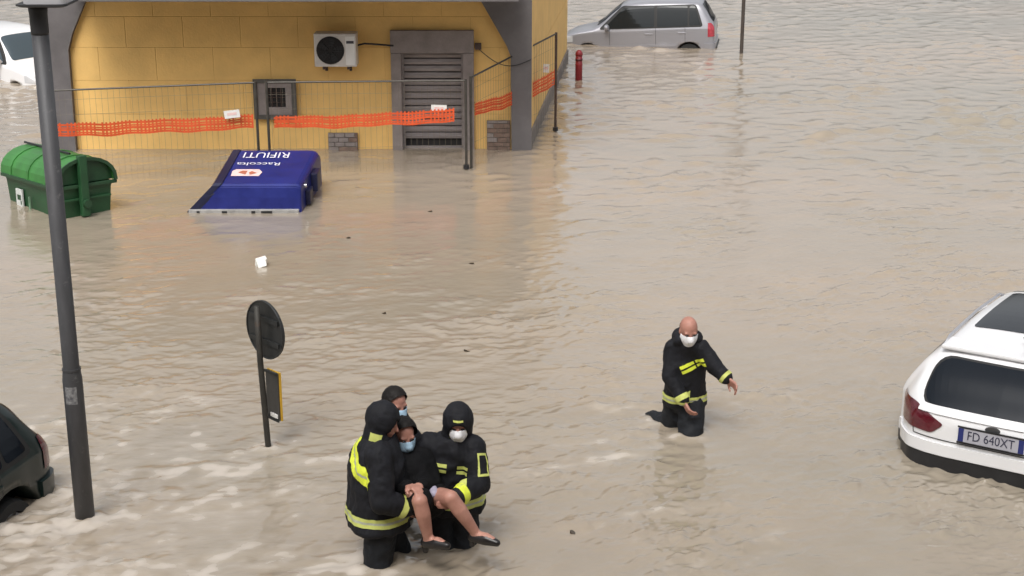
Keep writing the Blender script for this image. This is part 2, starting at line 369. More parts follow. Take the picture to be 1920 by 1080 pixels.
for k in range(8):
    a = k*math.pi/4; tube(bm, [fc+Vector((0.03*math.cos(a), -0.013, 0.03*math.sin(a))), fc+Vector((0.215*math.cos(a), -0.013, 0.215*math.sin(a)))], 0.0025, 4)
obj('fan_guard', bm, BLACKP, ac, world=True)
bm = NB(); box(bm, AX1-0.165, AX1-0.02, AY0-0.006, AY0+0.004, AZ0+0.03, AZ1-0.04, 0.004); pl = obj('service_panel', bm, WHITEP, ac, world=True)
bm = NB(); box(bm, AX1-0.15, AX1-0.035, AY0-0.010, AY0-0.004, AZ1-0.15, AZ1-0.11); obj('badge', bm, mat('badge_grey', (0.06, 0.06, 0.07), 0.5), pl, world=True)
for xx in (AX0+0.12, AX1-0.15):
    bm = NB(); box(bm, xx, xx+0.04, AY0+0.02, WY-0.01, AZ0-0.045, AZ0-0.002); box(bm, xx+0.002, xx+0.038, WY-0.05, WY+0.02, AZ0-0.12, AZ0-0.046); obj('bracket', bm, RUST, ac, world=True)
bm = NB(); tube(bm, [(AX1-0.02, WY-0.12, 1.68), (AX1+0.1, WY-0.05, 1.70), (AX1+0.3, WY-0.03, 1.685), (FX0+0.05, WY-0.05, 1.665)], 0.016, 6); obj('pipe', bm, BLACKP, ac, world=True)
jb = thing('junction_box', 'small dark junction box with a thin drooping cable, right of the shutter door', 'junction box', (-0.55, WY, 1.6))
bm = NB(); box(bm, -0.58, -0.48, WY-0.04, WY+0.03, 1.60, 1.70, 0.006); obj('box', bm, RUST, jb, world=True)
pts = [Vector((-0.53, WY-0.03, 1.62)).lerp(Vector((0.30, WY-0.10, 1.46)), t) - Vector((0, 0, 0.18*math.sin(t*math.pi))) for t in [i/10 for i in range(11)]]
bm = NB(); tube(bm, pts, 0.007, 5); obj('cable', bm, BLACKP, jb, world=True)

# ------------------------------------------------------------------ mesh fence with orange netting
FA, FB_, FC_, FD_ = Vector((-6.70, 21.85, 0)), Vector((-3.73, 22.3, 0)), Vector((-0.66, 22.64, 0)), Vector((0.745, 25.45, 0))
def fence(p, q, h0, h1, label, ends=(True, True), dbl=0.0):
    L = (q-p).length; d = (q-p)/L
    t = thing('fence_panel', label, 'fence', (p.x, p.y, -0.62), group='wire mesh fence panels round the yellow building')
    for e, (c, h) in enumerate(((p, h0), (q, h1))):
        s = 0.03 if e == 0 else -0.03
        bm = NB(); b = c + d*s; tube(bm, [(b.x, b.y, -0.62), (b.x, b.y, h)], 0.021, 8)
        po = obj('post', bm, GALV if label.find('corner') < 0 or e == 0 else RUST, t, world=True)
        if e == 1:
            bm = NB(); tube(bm, [(b.x, b.y, 0.01), (b.x, b.y, 0.07)], 0.045, 8); obj('clamp', bm, BLACKP, po, world=True)
    bm = NB(); a, b = p+d*0.03, q-d*0.03; tube(bm, [(a.x, a.y, h0-0.02), (b.x, b.y, h1-0.02)], 0.014, 6); obj('top_rail', bm, GALV, t, world=True)
    bm = NB(); n = int(L/0.085)
    for k in range(1, n):
        f = k/n; c = p.lerp(q, f); h = h0+(h1-h0)*f - 0.02
        tube(bm, [(c.x, c.y, -0.5), (c.x, c.y, h)], 0.0019, 3, cap=False)
    for z in (-0.1, 0.14, 0.38, 0.98, 1.2):
        tube(bm, [(a.x, a.y, z), (b.x, b.y, z*h1/h0)], 0.002, 3, cap=False)
    w_ = obj('wire_mesh', bm, mat('wire_zinc', (0.20, 0.17, 0.13), 0.5, metal=0.3), t, world=True); w_['kind'] = 'stuff'
    return t
fence(FA, FB_, 1.36, 1.40, 'left mesh fence panel, between the lamp post and the barred window')
fence(FB_+Vector((0.10, 0.01, 0)), FC_, 1.40, 1.37, 'middle mesh fence panel, in front of the shutter door')
fence(FC_+Vector((0.03, 0.05, 0)), FD_, 1.40, 1.66, 'right mesh fence panel turning the building corner, ending in a thin dark post')
def netting(pts, label):
    """pts: (p, z_low, z_high) along the fence"""
    bm = NB(); P = [Vector(p) for p, a, b in pts]; cum = [0]
    for a, b in zip(P, P[1:]): cum.append(cum[-1] + (b-a).length)
    def ev(s):
        for i in range(len(P)-1):
            if s <= cum[i+1] + 1e-6:
                f = (s-cum[i])/(cum[i+1]-cum[i]); q = P[i].lerp(P[i+1], f); lo = pts[i][1]+(pts[i+1][1]-pts[i][1])*f; hi = pts[i][2]+(pts[i+1][2]-pts[i][2])*f
                wv = 0.012*math.sin(s*5.1)+0.009*math.sin(s*11.3+1); return q + Vector((0, -0.03+0.012*math.sin(s*7), 0)), lo+wv, hi+wv*0.6
        return ev(cum[-1]-1e-5)
    N = int(cum[-1]/0.1); R_ = [ev(cum[-1]*k/N) for k in range(N+1)]
    for fr, th in ((0.0, 0.03), (0.2, 0.02), (0.42, 0.034), (0.64, 0.02), (0.84, 0.03)):
        for (q, lo, hi), (q2, lo2, hi2) in zip(R_, R_[1:]):
            za, zb = lo+(hi-lo)*fr, lo2+(hi2-lo2)*fr
            v = [(q.x, q.y, za), (q2.x, q2.y, zb), (q2.x, q2.y, zb+th), (q.x, q.y, za+th)]
            bm.faces.new([bm.verts.new(c) for c in v])
    M_ = int(cum[-1]/0.055)
    for k in range(M_):
        q, lo, hi = ev(cum[-1]*(k+0.5)/M_); wd = 0.026 if k % 1 == 0 else 0.02
        if k % 9 == 4: continue
        q2 = ev(min(cum[-1]-1e-4, cum[-1]*(k+0.5)/M_ + wd))[0]; nn_ = Vector((q2.y-q.y, q.x-q2.x, 0)).normalized()*0.006; q = q+nn_; q2 = q2+nn_
        v = [(q.x, q.y, lo), (q2.x, q2.y, lo), (q2.x, q2.y, hi+0.02), (q.x, q.y, hi+0.02)]
        bm.faces.new([bm.verts.new(c) for c in v])
    o = obj('safety_netting', bm, ORANGE); o.location = (0, 0, 0); tag(o, label, 'netting', 'orange safety netting on the fence'); return o
netting([(FA+Vector((-0.05, 0, 0)), 0.66, 0.84), (FA.lerp(FB_, 0.5), 0.68, 0.87), (FB_-Vector((0.08, 0, 0)), 0.70, 0.89)], 'strip of orange netting on the left mesh fence panel')
netting([(FB_+Vector((0.22, 0.02, 0)), 0.70, 0.86), (FB_.lerp(FC_, 0.5), 0.69, 0.87), (FC_-Vector((0.20, 0.02, 0)), 0.74, 0.93)], 'strip of orange netting crossing in front of the shutter door')
netting([(FC_+Vector((0.10, 0.2, 0)), 0.78, 0.96), (FC_.lerp(FD_, 0.5), 0.72, 0.93), (FD_-Vector((0.04, 0.06, 0)), 0.78, 1.03)], 'orange netting rising to the post at the building corner')
def notice(px, py, Y, wdt, hgt, lean, label):
    c = at(px, py, Y); bm = NB(); box(bm, -wdt/2, wdt/2, -0.004, 0.004, -hgt/2, hgt/2)
    o = obj('notice_board', bm, WHITEP); o.location = c; o.rotation_euler = (0, lean, 0); tag(o, label, 'sign', 'small white notices on the fence')
    bm = NB(); box(bm, -wdt*0.3, wdt*0.3, -0.007, -0.0045, -hgt*0.12, hgt*0.2); obj('print', bm, PINK, o)
notice(435, 214, 22.16, 0.23, 0.115, -0.12, 'small white notice on the left fence panel above the orange netting')
notice(823, 203, 22.58, 0.23, 0.10, 0.03, 'small white notice hanging in front of the shutter door')
notice(1024, 128, 25.3, 0.10, 0.14, 0.05, 'small white notice beside the post at the building corner')

# ------------------------------------------------------------------ street lamp
b = gnd(160, 972)
lp = thing('street_lamp', 'tall grey steel lamp post with a pale lantern, standing in the flood', 'street lamp', (b.x, b.y, -0.62))
def turned(name, prof, m, parent, c, n=20, smooth=True):
    bm = NB(); loft(bm, [[Vector((c.x+r*math.cos(2*math.pi*k/n), c.y+r*math.sin(2*math.pi*k/n), z)) for k in range(n)] for r, z in prof]); return obj(name, bm, m, parent, world=True, smooth=smooth)
o = turned('pole', [(0.074, -0.62), (0.074, 1.16), (0.072, 1.18), (0.064, 1.25), (0.061, 1.27), (0.060, 3.85)], POLE, lp, b)
bm = NB(); tube(bm, [(b.x, b.y, 1.235), (b.x, b.y, 1.252)], 0.070, 20); obj('collar', bm, POLE, o, world=True)
bm = NB()
for k in range(5):
    a = R(-125+k*14); a2 = R(-125+(k+1)*14); r = 0.0755
    bm.faces.new([bm.verts.new(p) for p in ((b.x+r*math.cos(a), b.y+r*math.sin(a), 0.98), (b.x+r*math.cos(a2), b.y+r*math.sin(a2), 0.98), (b.x+r*math.cos(a2), b.y+r*math.sin(a2), 1.12), (b.x+r*math.cos(a), b.y+r*math.sin(a), 1.12))])
obj('sticker', bm, mat('sticker_grey', (0.24, 0.24, 0.24), 0.6, var=0.6, vscale=30, col2=(0.08, 0.08, 0.09)), o, world=True)
turned('neck', [(0.0615, 3.76), (0.063, 3.78), (0.063, 3.90), (0.066, 3.93), (0.066, 3.962)], mat('neck_dark', (0.03, 0.03, 0.032), 0.6), lp, b)
bm = NB(); c = b + Vector((0.09, 0, 0))
def rrect(cx, cy, hw, hd, z, r=0.05, n=5):
    P = []
    for sx, sy, a0 in ((1, 1, 0), (-1, 1, 90), (-1, -1, 180), (1, -1, 270)):
        for k in range(n): a = R(a0+90*k/(n-1)); P.append(Vector((cx+sx*(hw-r)+r*math.cos(a), cy+sy*(hd-r)+r*math.sin(a), z)))
    return P
loft(bm, [rrect(c.x, c.y, 0.15, 0.16, 3.988), rrect(c.x, c.y, 0.155, 0.17, 4.08), rrect(c.x, c.y, 0.15, 0.15, 4.30)]); obj('lantern', bm, LAMPG, lp, world=True, smooth=False)
bm = NB(); loft(bm, [rrect(c.x-0.02, c.y, 0.15, 0.15, 3.963), rrect(c.x-0.02, c.y, 0.18, 0.18, 3.975), rrect(c.x-0.02, c.y, 0.18, 0.18, 3.986)]); obj('lantern_base', bm, mat('neck_dark', (0, 0, 0)), lp, world=True)

# ------------------------------------------------------------------ round sign seen from behind
b = gnd(503, 838)
sg = thing('road_sign', 'back of a round road sign with a yellow edged panel below it', 'road sign', (b.x, b.y, -0.62))
bm = NB(); tube(bm, [(b.x+0.01, b.y, -0.62), (b.x, b.y, 0.0), (b.x-0.03, b.y, 0.8), (b.x-0.035, b.y, 1.28)], 0.026, 10); po = obj('pole', bm, mat('sign_pole', (0.045, 0.042, 0.036), 0.6, metal=0.3, var=0.3, vscale=12, grime=((0.07, 0.045, 0.03), 9, 0.55)), sg, world=True, smooth=True)
pd = Vector((math.cos(R(45)), -math.sin(R(45)), 0)); pn = Vector((-pd.y, pd.x, 0))      # in-plane direction and front normal (away from camera)
def disc(c, r, off0, off1, n=40):
    bm = NB(); return loft(bm, [[c+pn*o_+pd*rr*math.cos(2*math.pi*k/n)+Vector((0, 0, rr*math.sin(2*math.pi*k/n))) for k in range(n)] for o_, rr in ((off0, r-0.004), (off0+0.004, r), (off1, r), (off1, r-0.006))])
dc = at(491, 620, b.y+0.02)
obj('disc', disc(dc, 0.255, 0.03, 0.05), SIGNB, sg, world=True)
bm = NB(); n = 40
for rr in (0.252,): tube(bm, [dc+pn*0.028+pd*rr*math.cos(2*math.pi*k/n)+Vector((0, 0, rr*math.sin(2*math.pi*k/n))) for k in range(n+1)], 0.007, 5, cap=False)
obj('disc_rim', bm, SIGNB, sg, world=True)
for dz in (0.1, -0.1):
    bm = NB(); q = [dc+pd*u*0.2+Vector((0, 0, dz+v*0.02)) for u, v in ((-1, -1), (1, -1), (1, 1), (-1, 1))]; loft(bm, [[p+pn*0.015 for p in q], [p+pn*0.03 for p in q]]); obj('bracket', bm, SIGNB, sg, world=True)
pc = at(507, 742, b.y+0.03)
def plate(c, hw, hh, o0, o1):
    bm = NB(); q = [c+pd*u*hw+Vector((0, 0, v*hh)) for u, v in ((-1, -1), (1, -1), (1, 1), (-1, 1))]; return loft(bm, [[p+pn*o0 for p in q], [p+pn*o1 for p in q]])
pp = obj('panel', plate(pc, 0.085, 0.215, 0.02, 0.035), mat('panel_back', (0.075, 0.072, 0.068), 0.5, metal=0.3, var=0.3), sg, world=True)
obj('yellow_face', plate(pc+pd*0.006, 0.09, 0.220, 0.036, 0.052), YSIGN, pp, world=True)
obj('white_strip', plate(pc+Vector((0, 0, -0.18))+pd*0.02, 0.05, 0.018, 0.012, 0.019), WHITEP, pp, world=True)
for dz in (0.21, -0.215): obj('panel_edge', plate(pc+Vector((0, 0, dz)), 0.088, 0.012, 0.008, 0.0195), SIGNB, pp, world=True)

# ------------------------------------------------------------------ far post and red bollard
b = gnd(1390, 100)
o = thing('sign_post', 'thin dark post standing in the water behind the silver car', 'post', (b.x, b.y, -0.62))
bm = NB(); tube(bm, [(b.x, b.y, -0.62), (b.x, b.y, 3.1)], 0.04, 12); obj('pole', bm, mat('post_brown', (0.075, 0.062, 0.055), 0.6, metal=0.2, var=0.3), o, world=True)
bm = NB(); n = 28; cc = Vector((b.x, b.y-0.05, 2.8)); loft(bm, [[cc+Vector((0.3*math.cos(2*math.pi*k/n), y_, 0.3*math.sin(2*math.pi*k/n))) for k in range(n)] for y_ in (0, 0.02)]); obj('sign_plate', bm, SIGNB, o, world=True)
b = gnd(1085, 151)
hy = thing('bollard', 'short dark red bollard sticking out of the water near the building corner', 'bollard', (b.x, b.y, -0.62))
turned('shaft', [(0.07, -0.62), (0.07, 0.30), (0.072, 0.31), (0.072, 0.33), (0.066, 0.34), (0.066, 0.5)], HYDR, hy, b)
turned('cap', [(0.074, 0.501), (0.074, 0.53), (0.062, 0.57), (0.035, 0.60), (0.004, 0.612)], HYDR, hy, b)
turned('band', [(0.0735, 0.40), (0.0735, 0.44)], mat('band_dark', (0.10, 0.014, 0.02), 0.5), hy, b)

# ------------------------------------------------------------------ green bin
p0 = gnd(112, 414); p1 = gnd(214, 394)
ax = (p1-p0); ax.z = 0; e1 = ax.normalized(); W1 = ax.length          # short side
e2 = Vector((-e1.y, e1.x, 0)); L2 = 1.55
gb = thing('dumpster', 'floating green wheeled dumpster with a rounded lid, half sunk beside the lamp post', 'dumpster', (p0.x, p0.y, 0), (0, 0, math.atan2(e1.y, e1.x)))
gb.rotation_euler = (R(-2), R(1.5), math.atan2(e1.y, e1.x))
Wd = W1*1.02
bm = NB(); T = 0.05
loft(bm, [[(x*Wd+(0.5-x)*2*i0, y*L2+(0.5-y)*2*i0, z) for x, y in ((0, 0), (1, 0), (1, 1), (0, 1))] for i0, z in ((0.07, -0.42), (0.02, 0.36), (0.0, 0.44))])
bmesh.ops.bevel(bm, geom=bm.edges[:], offset=0.012, segments=2, affect='EDGES'); obj('body', bm, GREENB, gb)
def arch(z, grow, n=12):
    P = []
    for k in range(n+1):
        a = math.pi*k/n; P.append((Wd/2 - (Wd/2+grow)*math.cos(a), z + (0.31+grow)*math.sin(a)**0.85))
    return P
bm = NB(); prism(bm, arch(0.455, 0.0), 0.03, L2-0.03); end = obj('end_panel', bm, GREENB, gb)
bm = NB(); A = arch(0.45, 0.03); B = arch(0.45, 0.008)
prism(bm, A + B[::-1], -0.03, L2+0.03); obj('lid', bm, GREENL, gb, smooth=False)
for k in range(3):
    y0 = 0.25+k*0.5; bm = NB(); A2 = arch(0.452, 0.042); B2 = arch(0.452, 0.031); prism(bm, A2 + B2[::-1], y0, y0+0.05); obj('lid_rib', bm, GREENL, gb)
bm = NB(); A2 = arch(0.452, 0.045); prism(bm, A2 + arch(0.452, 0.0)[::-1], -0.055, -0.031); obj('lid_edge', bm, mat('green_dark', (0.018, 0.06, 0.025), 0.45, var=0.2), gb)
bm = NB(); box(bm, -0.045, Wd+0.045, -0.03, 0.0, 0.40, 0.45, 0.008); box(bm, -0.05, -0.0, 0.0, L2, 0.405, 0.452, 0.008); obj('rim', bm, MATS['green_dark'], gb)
bm = NB(); box(bm, Wd*0.36, Wd*0.50, -0.10, -0.012, 0.02, 0.84, 0.012); obj('lifting_arm', bm, GREENB, gb)
bm = NB(); tube(bm, [(Wd*0.43, -0.16, 0.20), (Wd*0.43, 0.02, 0.20)], 0.055, 14); obj('trunnion', bm, MATS['green_dark'], gb)
bm = NB(); box(bm, 0.06, Wd-0.05, -0.022, 0.004, 0.235, 0.262, 0.006); obj('ledge', bm, GREENB, gb)
bm = NB(); box(bm, -0.012, 0.01, 1.02, 1.20, 0.03, 0.27); lb = obj('label_plate', bm, mat('label_white', (0.62, 0.64, 0.62), 0.5, var=0.2, vscale=14), gb)
bm = NB(); box(bm, -0.015, -0.0125, 1.06, 1.16, 0.12, 0.19); box(bm, -0.015, -0.0125, 1.045, 1.075, 0.06, 0.11); obj('print', bm, MATS['green_dark'], lb)
bm = NB(); box(bm, -0.012, 0.008, 0.82, 0.84, 0.02, 0.2); obj('scuff_strip', bm, mat('scuff', (0.18, 0.30, 0.2), 0.6, var=0.4), gb)
bm = NB(); tube(bm, [(Wd*0.5-0.03, L2+0.06, 0.815), (Wd*0.5-0.03, L2*0.2, 0.815)], 0.016, 8); obj('hinge_bar', bm, BLACKP, gb)

# ------------------------------------------------------------------ blue bin, tipped over and floating
fl = gnd(362, 398); fr = gnd(562, 396)
bb = thing('dumpster', 'floating dark blue dumpster tipped over, with upside down white lettering', 'dumpster', (fl.x, fl.y, 0))
def sec(x0, x1, prof): pass
# cross section (y back, z up), tapering to the left rim
prof_front = [(-0.02, -0.35), (0.0, 0.0), (0.015, 0.20), (0.04, 0.345), (0.085, 0.375), (0.9, 0.475), (1.40, 0.545), (1.55, 0.46), (1.62, -0.35)]
Wb = fr.x-fl.x
def blue_ring(u):
    # u = 0 left rim, 1 right end ; left edge leans inward to the back
    P = []
    for y, z in prof_front:
        xl = 0.37*min(1.0, max(0, z)/0.375) + 0.03*max(0, y)
        xr = Wb + 0.03 + 0.06*max(0, y)
        k = 1.0 - 0.10*max(0, (u-0.93)/0.07)**2
        P.append(Vector((xl + (xr-xl)*u, 0.0 + y if z < 0 else y*(1 if u < 0.93 else 0.985) + 0.01*(u-0.5), z*k if z > 0 else z)))
    return P
bm = NB(); loft(bm, [blue_ring(u) for u in (0.0, 0.02, 0.06, 0.3, 0.6, 0.85, 0.93, 0.965, 0.99, 1.0)])
bmesh.ops.bevel(bm, geom=[e for e in bm.edges if e.calc_face_angle(0) > 0.6], offset=0.012, segments=2, affect='EDGES')
me_b = bpy.data.meshes.new('body'); bm.to_mesh(me_b); bm.free(); 
me_body = me_b.copy(); body_o = obj('body', me_b, BLUEB, bb)
# dark left flange
bm = NB(); rg = blue_ring(0.0)[1:8]
cen = Vector((0.2, 0.7, 0.1))
out_ = [p + Vector((-0.02, 0.0, 0.018)) for p in rg]
loft(bm, [[p + Vector((-0.075, -0.005, 0.012)) for p in rg] + [p + Vector((-0.075, 0.0, -0.05)) for p in rg[::-1]], [p + Vector((0.03, -0.006, 0.016)) for p in rg] + [p + Vector((0.03, 0.0, -0.05)) for p in rg[::-1]]])
obj('flange', bm, BLUED, bb)
# grey rim at the water line with slots
bm = NB(); box(bm, -0.05, Wb+0.0, -0.05, 0.02, -0.03, 0.045, 0.008); rim = obj('rim', bm, GREYR, bb)
for x0, x1 in ((0.40, 0.47), (0.80, 0.85), (0.93, 1.08), (0.06, 0.10)):
    bm = NB(); box(bm, x0, x1, -0.056, -0.02, -0.02, 0.03); obj('slot', bm, BLACKP, rim)
# right-hand hardware
bm = NB(); box(bm, Wb+0.06, Wb+0.17, 0.75, 1.1, 0.10, 0.36, 0.02); obj('bracket', bm, BLUED, bb)
bm = NB(); box(bm, Wb+0.04, Wb+0.12, 0.32, 0.62, 0.02, 0.22, 0.02); obj('bracket', bm, BLUED, bb)
bm = NB(); tube(bm, [(Wb+0.02, 0.28, 0.30), (Wb+0.08, 0.28, 0.30)], 0.03, 12); obj('trunnion', bm, CHROME, bb)
def on_top(me, cx, cy, rot, name, m, lift=0.006):
    sl = math.atan2(0.545-0.375, 1.40-0.085)
    M = Matrix.Translation((cx, cy, 0.375+(cy-0.085)*math.tan(sl)+lift)) @ Matrix.Rotation(sl, 4, 'X') @ Matrix.Rotation(rot, 4, 'Z')
    me.transform(M); return obj(name, me, m, bb)
me = text_mesh('RIFIUTI', 0.27); me.transform(Matrix.Diagonal((0.80, 1.15, 1, 1))); on_top(me, 0.84, 1.20, math.pi, 'lettering', WHITET)
me = text_mesh('Raccolta', 0.165); me.transform(Matrix.Diagonal((1.1, 1.0, 1, 1))); on_top(me, 0.78, 0.84, math.pi, 'lettering', WHITET)
def flat(poly):
    bm = NB(); bm.faces.new([bm.verts.new((x, y, 0)) for x, y in poly]); me = bpy.data.meshes.new('f'); bm.to_mesh(me); bm.free(); return me
st = on_top(flat([(-0.19, -0.13), (0.19, -0.13), (0.22, 0.02), (0.16, 0.13), (-0.16, 0.13), (-0.20, 0.06)]), 0.66, 0.50, 0.0, 'sticker', PINK, 0.004)
on_top(flat([(-0.17, -0.02), (-0.06, -0.10), (-0.05, 0.04), (-0.12, 0.05)]), 0.72, 0.52, 0.0, 'sticker_print', REDB, 0.008)
on_top(flat([(0.02, -0.09), (0.11, -0.02), (0.03, 0.05), (0.0, 0.0)]), 0.70, 0.50, 0.0, 'sticker_print', REDB, 0.008)

# ------------------------------------------------------------------ cars
def catmull(P, n):
    P = np.array(P, float); m = len(P); t = np.linspace(0, m-1, n); i = np.clip(t.astype(int), 0, m-2); f = (t-i)[:, None]
    p0 = P[np.clip(i-1, 0, m-1)]; p1 = P[i]; p2 = P[i+1]; p3 = P[np.clip(i+2, 0, m-1)]
    # limited tangents
    def lim(a, b): 
        s = np.where(a*b <= 0, 0, np.sign(a)*np.minimum(np.abs((a+b)/2), 2*np.minimum(np.abs(a), np.abs(b)))); return s
    m1 = lim(p1-p0, p2-p1); m2 = lim(p2-p1, p3-p2)
    m1 = np.where((i == 0)[:, None], p2-p1, m1); m2 = np.where((i == m-2)[:, None], p2-p1, m2)
    return (2*f**3-3*f**2+1)*p1 + (f**3-2*f**2+f)*m1 + (-2*f**3+3*f**2)*p2 + (f**3-f**2)*m2
def car_body(st, arches=(), nx=90):
    """st: (x, w_bottom, z_bottom, w_belt, z_belt, w_roof, z_top)"""
    S = catmull(st, nx); bm = NB(); rings = []
    for x, wb, zb, wl, zl, wr, zt in S:
        zm = zb + (zl-zb)*0.55
        sec_ = [(0, zb), (wb*0.85, zb), (wb*0.97, zb+0.05), (wl*1.0, zm), (wl*1.0, zl-0.06), (wl*0.985, zl), (wr+(wl-wr)*0.42, zl+(zt-zl)*0.52), (wr, zt-min(0.09, (zt-zl)*0.35)), (wr*0.86, zt-min(0.028, (zt-zl)*0.15)), (wr*0.5, zt-0.006), (0, zt)]
        h = catmull(sec_, 34); ring = [Vector((x, y, z)) for y, z in h] + [Vector((x, -y, z)) for y, z in h[-2:0:-1]]
        rings.append(ring)
    loft(bm, rings); me = bpy.data.meshes.new('car_body'); bm.to_mesh(me); bm.free()
    for (cx, cz, r, hw) in arches:
        for s in (-1, 1):
            cb = NB(); tube(cb, [(cx, s*(hw-0.24), cz), (cx, s*(hw+0.3), cz)], r, 28); cm = bpy.data.meshes.new('cut'); cb.to_mesh(cm); cb.free()
            co = bpy.data.objects.new('cut', cm); C.objects.link(co)
            def bo(o, co=co): m = o.modifiers.new('b', 'BOOLEAN'); m.operation = 'DIFFERENCE'; m.object = co; m.solver = 'EXACT'
            me2 = evaluated(me, [bo]); bpy.data.objects.remove(co); me = me2
    return me
def chamf(poly, c=0.04):
    P = []; n = len(poly)
    for i in range(n):
        a, b, d = Vector(poly[i-1]), Vector(poly[i]), Vector(poly[(i+1) % n])
        u, v = (a-b), (d-b); k = min(c, u.length*0.4, v.length*0.4); u.normalize(); v.normalize()
        for q in (0, 0.2, 0.4, 0.6, 0.8, 1.0):
            P.append(tuple((b+u*k)*(1-q)**2 + b*2*q*(1-q) + (b+v*k)*q*q))
    return P
def patch(me, poly, axes, facing, thr, name, m, parent, off=0.003, thick=0.0, extra=(), rnd=0.04, clip=None):
    p = chamf(poly, rnd) if rnd else poly
    bm = carve(me, poly_planes(p, axes) + list(extra), off, facing, thr, thick)
    return obj(name, bm, m, parent, smooth=False)
def side_clip(s): return [((0, 0, 0), (0, -s, 0))]
def back_clip(x): return [((x, 0, 0), (1, 0, 0))]
def front_clip(x): return [((x, 0, 0), (-1, 0, 0))]
def wheel(parent, cx, cy, r, s):
    bm = NB(); n = 28
    loft(bm, [[Vector((cx+rr*math.cos(2*math.pi*k/n), cy+s*y, r*1.0+rr*math.sin(2*math.pi*k/n))) for k in range(n)] for rr, y in ((r*0.62, -0.1), (r*0.97, -0.1), (r, -0.06), (r, 0.04), (r*0.95, 0.08), (r*0.66, 0.085), (r*0.64, 0.05))]); w_ = obj('wheel', bm, RUBBER, parent, smooth=False)
    bm = NB(); tube(bm, [(cx, cy, r), (cx, cy+s*0.055, r)], r*0.62, 24)
    for k in range(6):
        a = k*math.pi/3; d = Vector((math.cos(a), 0, math.sin(a))); t = Vector((-math.sin(a), 0, math.cos(a))); c0 = Vector((cx, cy+s*0.055, r))
        q = [c0+d*0.03-t*0.03, c0+d*r*0.6-t*0.025, c0+d*r*0.6+t*0.025, c0+d*0.03+t*0.03]; loft(bm, [q, [p+Vector((0, s*0.02, 0)) for p in q]])
    obj('rim', bm, mat('wheel_rim', (0.30, 0.30, 0.31), 0.4, metal=0.6), w_)
def seam(me, poly, axes, facing, parent, extra, name='panel_gap'):
    pass
def handle(parent, x, y, z, s, m):
    bm = NB(); box(bm, x-0.09, x+0.09, y-0.02, y+0.02, z-0.018, z+0.018, 0.01); return obj('door_handle', bm, m, parent)
def mirror(parent, x, y, z, s, m):
    bm = NB(); ball(bm, (x, y+s*0.10, z+0.02), 0.06, 0.10, 0.07); tube(bm, [(x, y-s*0.03, z), (x, y+s*0.05, z)], 0.025, 8); return obj('wing_mirror', bm, m, parent, smooth=True)
def gap_lines(me, parent, lines, s, m):
    for poly in lines:
        bm = carve(me, poly_planes(poly, (0, 2)) + side_clip(s), 0.0015, (0, s, 0), 0.1); obj('door_gap', bm, m, parent)

# --- white SUV, rear towards the camera
suv = thing('parked_car', 'white estate car with dark rear window and number plate, right edge of the photo', 'car', (5.07, 13.40, -0.63), (0, R(2.2), R(58)), 'cars caught in the flood')
st = [(-2.21, 0.40, 0.34, 0.38, 0.86, 0.32, 0.97), (-2.185, 0.55, 0.32, 0.54, 0.90, 0.47, 1.02), (-2.13, 0.68, 0.30, 0.68, 0.95, 0.57, 1.10), (-2.05, 0.74, 0.28, 0.75, 0.99, 0.61, 1.21), (-1.94, 0.80, 0.26, 0.815, 1.03, 0.645, 1.36), (-1.80, 0.845, 0.25, 0.86, 1.05, 0.655, 1.495),
      (-1.68, 0.905, 0.25, 0.92, 1.055, 0.665, 1.575), (-1.45, 0.91, 0.24, 0.925, 1.055, 0.66, 1.60), (-0.6, 0.91, 0.23, 0.925, 1.05, 0.66, 1.63), (0.2, 0.91, 0.23, 0.925, 1.03, 0.66, 1.60), (0.55, 0.91, 0.23, 0.925, 1.02, 0.66, 1.54),
      (1.15, 0.90, 0.23, 0.92, 0.99, 0.74, 1.12), (1.3, 0.89, 0.23, 0.91, 0.98, 0.78, 1.05), (1.85, 0.85, 0.25, 0.87, 0.90, 0.74, 0.97), (2.12, 0.72, 0.28, 0.74, 0.76, 0.62, 0.84), (2.2, 0.55, 0.32, 0.55, 0.66, 0.45, 0.74)]
st = [(a, b_, c_, d_, e_, f_, g_ if g_ < 1.08 else 1.08+(g_-1.08)*0.80) for a, b_, c_, d_, e_, f_, g_ in st]
me = car_body(st, [(-1.32, 0.36, 0.40, 0.92), (1.38, 0.36, 0.40, 0.92)]); keep = me.copy()
obj('body', me, CARW, suv, smooth=True)
bk = (-1, 0, 0.0)
bc = back_clip(-1.55)
patch(keep, [(-0.66, 1.05), (0.66, 1.05), (0.60, 1.41), (-0.60, 1.41)], (1, 2), (-1, 0, 0.3), 0.2, 'rear_window_seal', SEAL, suv, 0.003, extra=bc, rnd=0.14)
rw = patch(keep, [(-0.64, 1.065), (0.64, 1.065), (0.58, 1.395), (-0.58, 1.395)], (1, 2), (-1, 0, 0.3), 0.2, 'rear_window', GLASS, suv, 0.006, extra=bc, rnd=0.14)
for s in (-1, 1):
    P = [(s*0.50, 0.93), (s*0.60, 0.845), (s*0.99, 0.84), (s*0.99, 1.035), (s*0.74, 1.05), (s*0.72, 0.99)]
    patch(keep, [(s*0.40, 0.935), (s*0.50, 0.845), (s*0.95, 0.85), (s*0.95, 1.06), (s*0.66, 1.05)], (1, 2), (-1, s*0.6, 0), 0.05, 'tail_light', REDL, suv, 0.008, thick=0.0, extra=back_clip(-1.80), rnd=0.03)
patch(keep, [(-1.0, 0.2), (1.0, 0.2), (1.0, 0.66), (-1.0, 0.66)], (1, 2), (-1, 0, 0), -0.4, 'lower_bumper', BLACKP, suv, 0.010, extra=back_clip(-1.7), rnd=0)
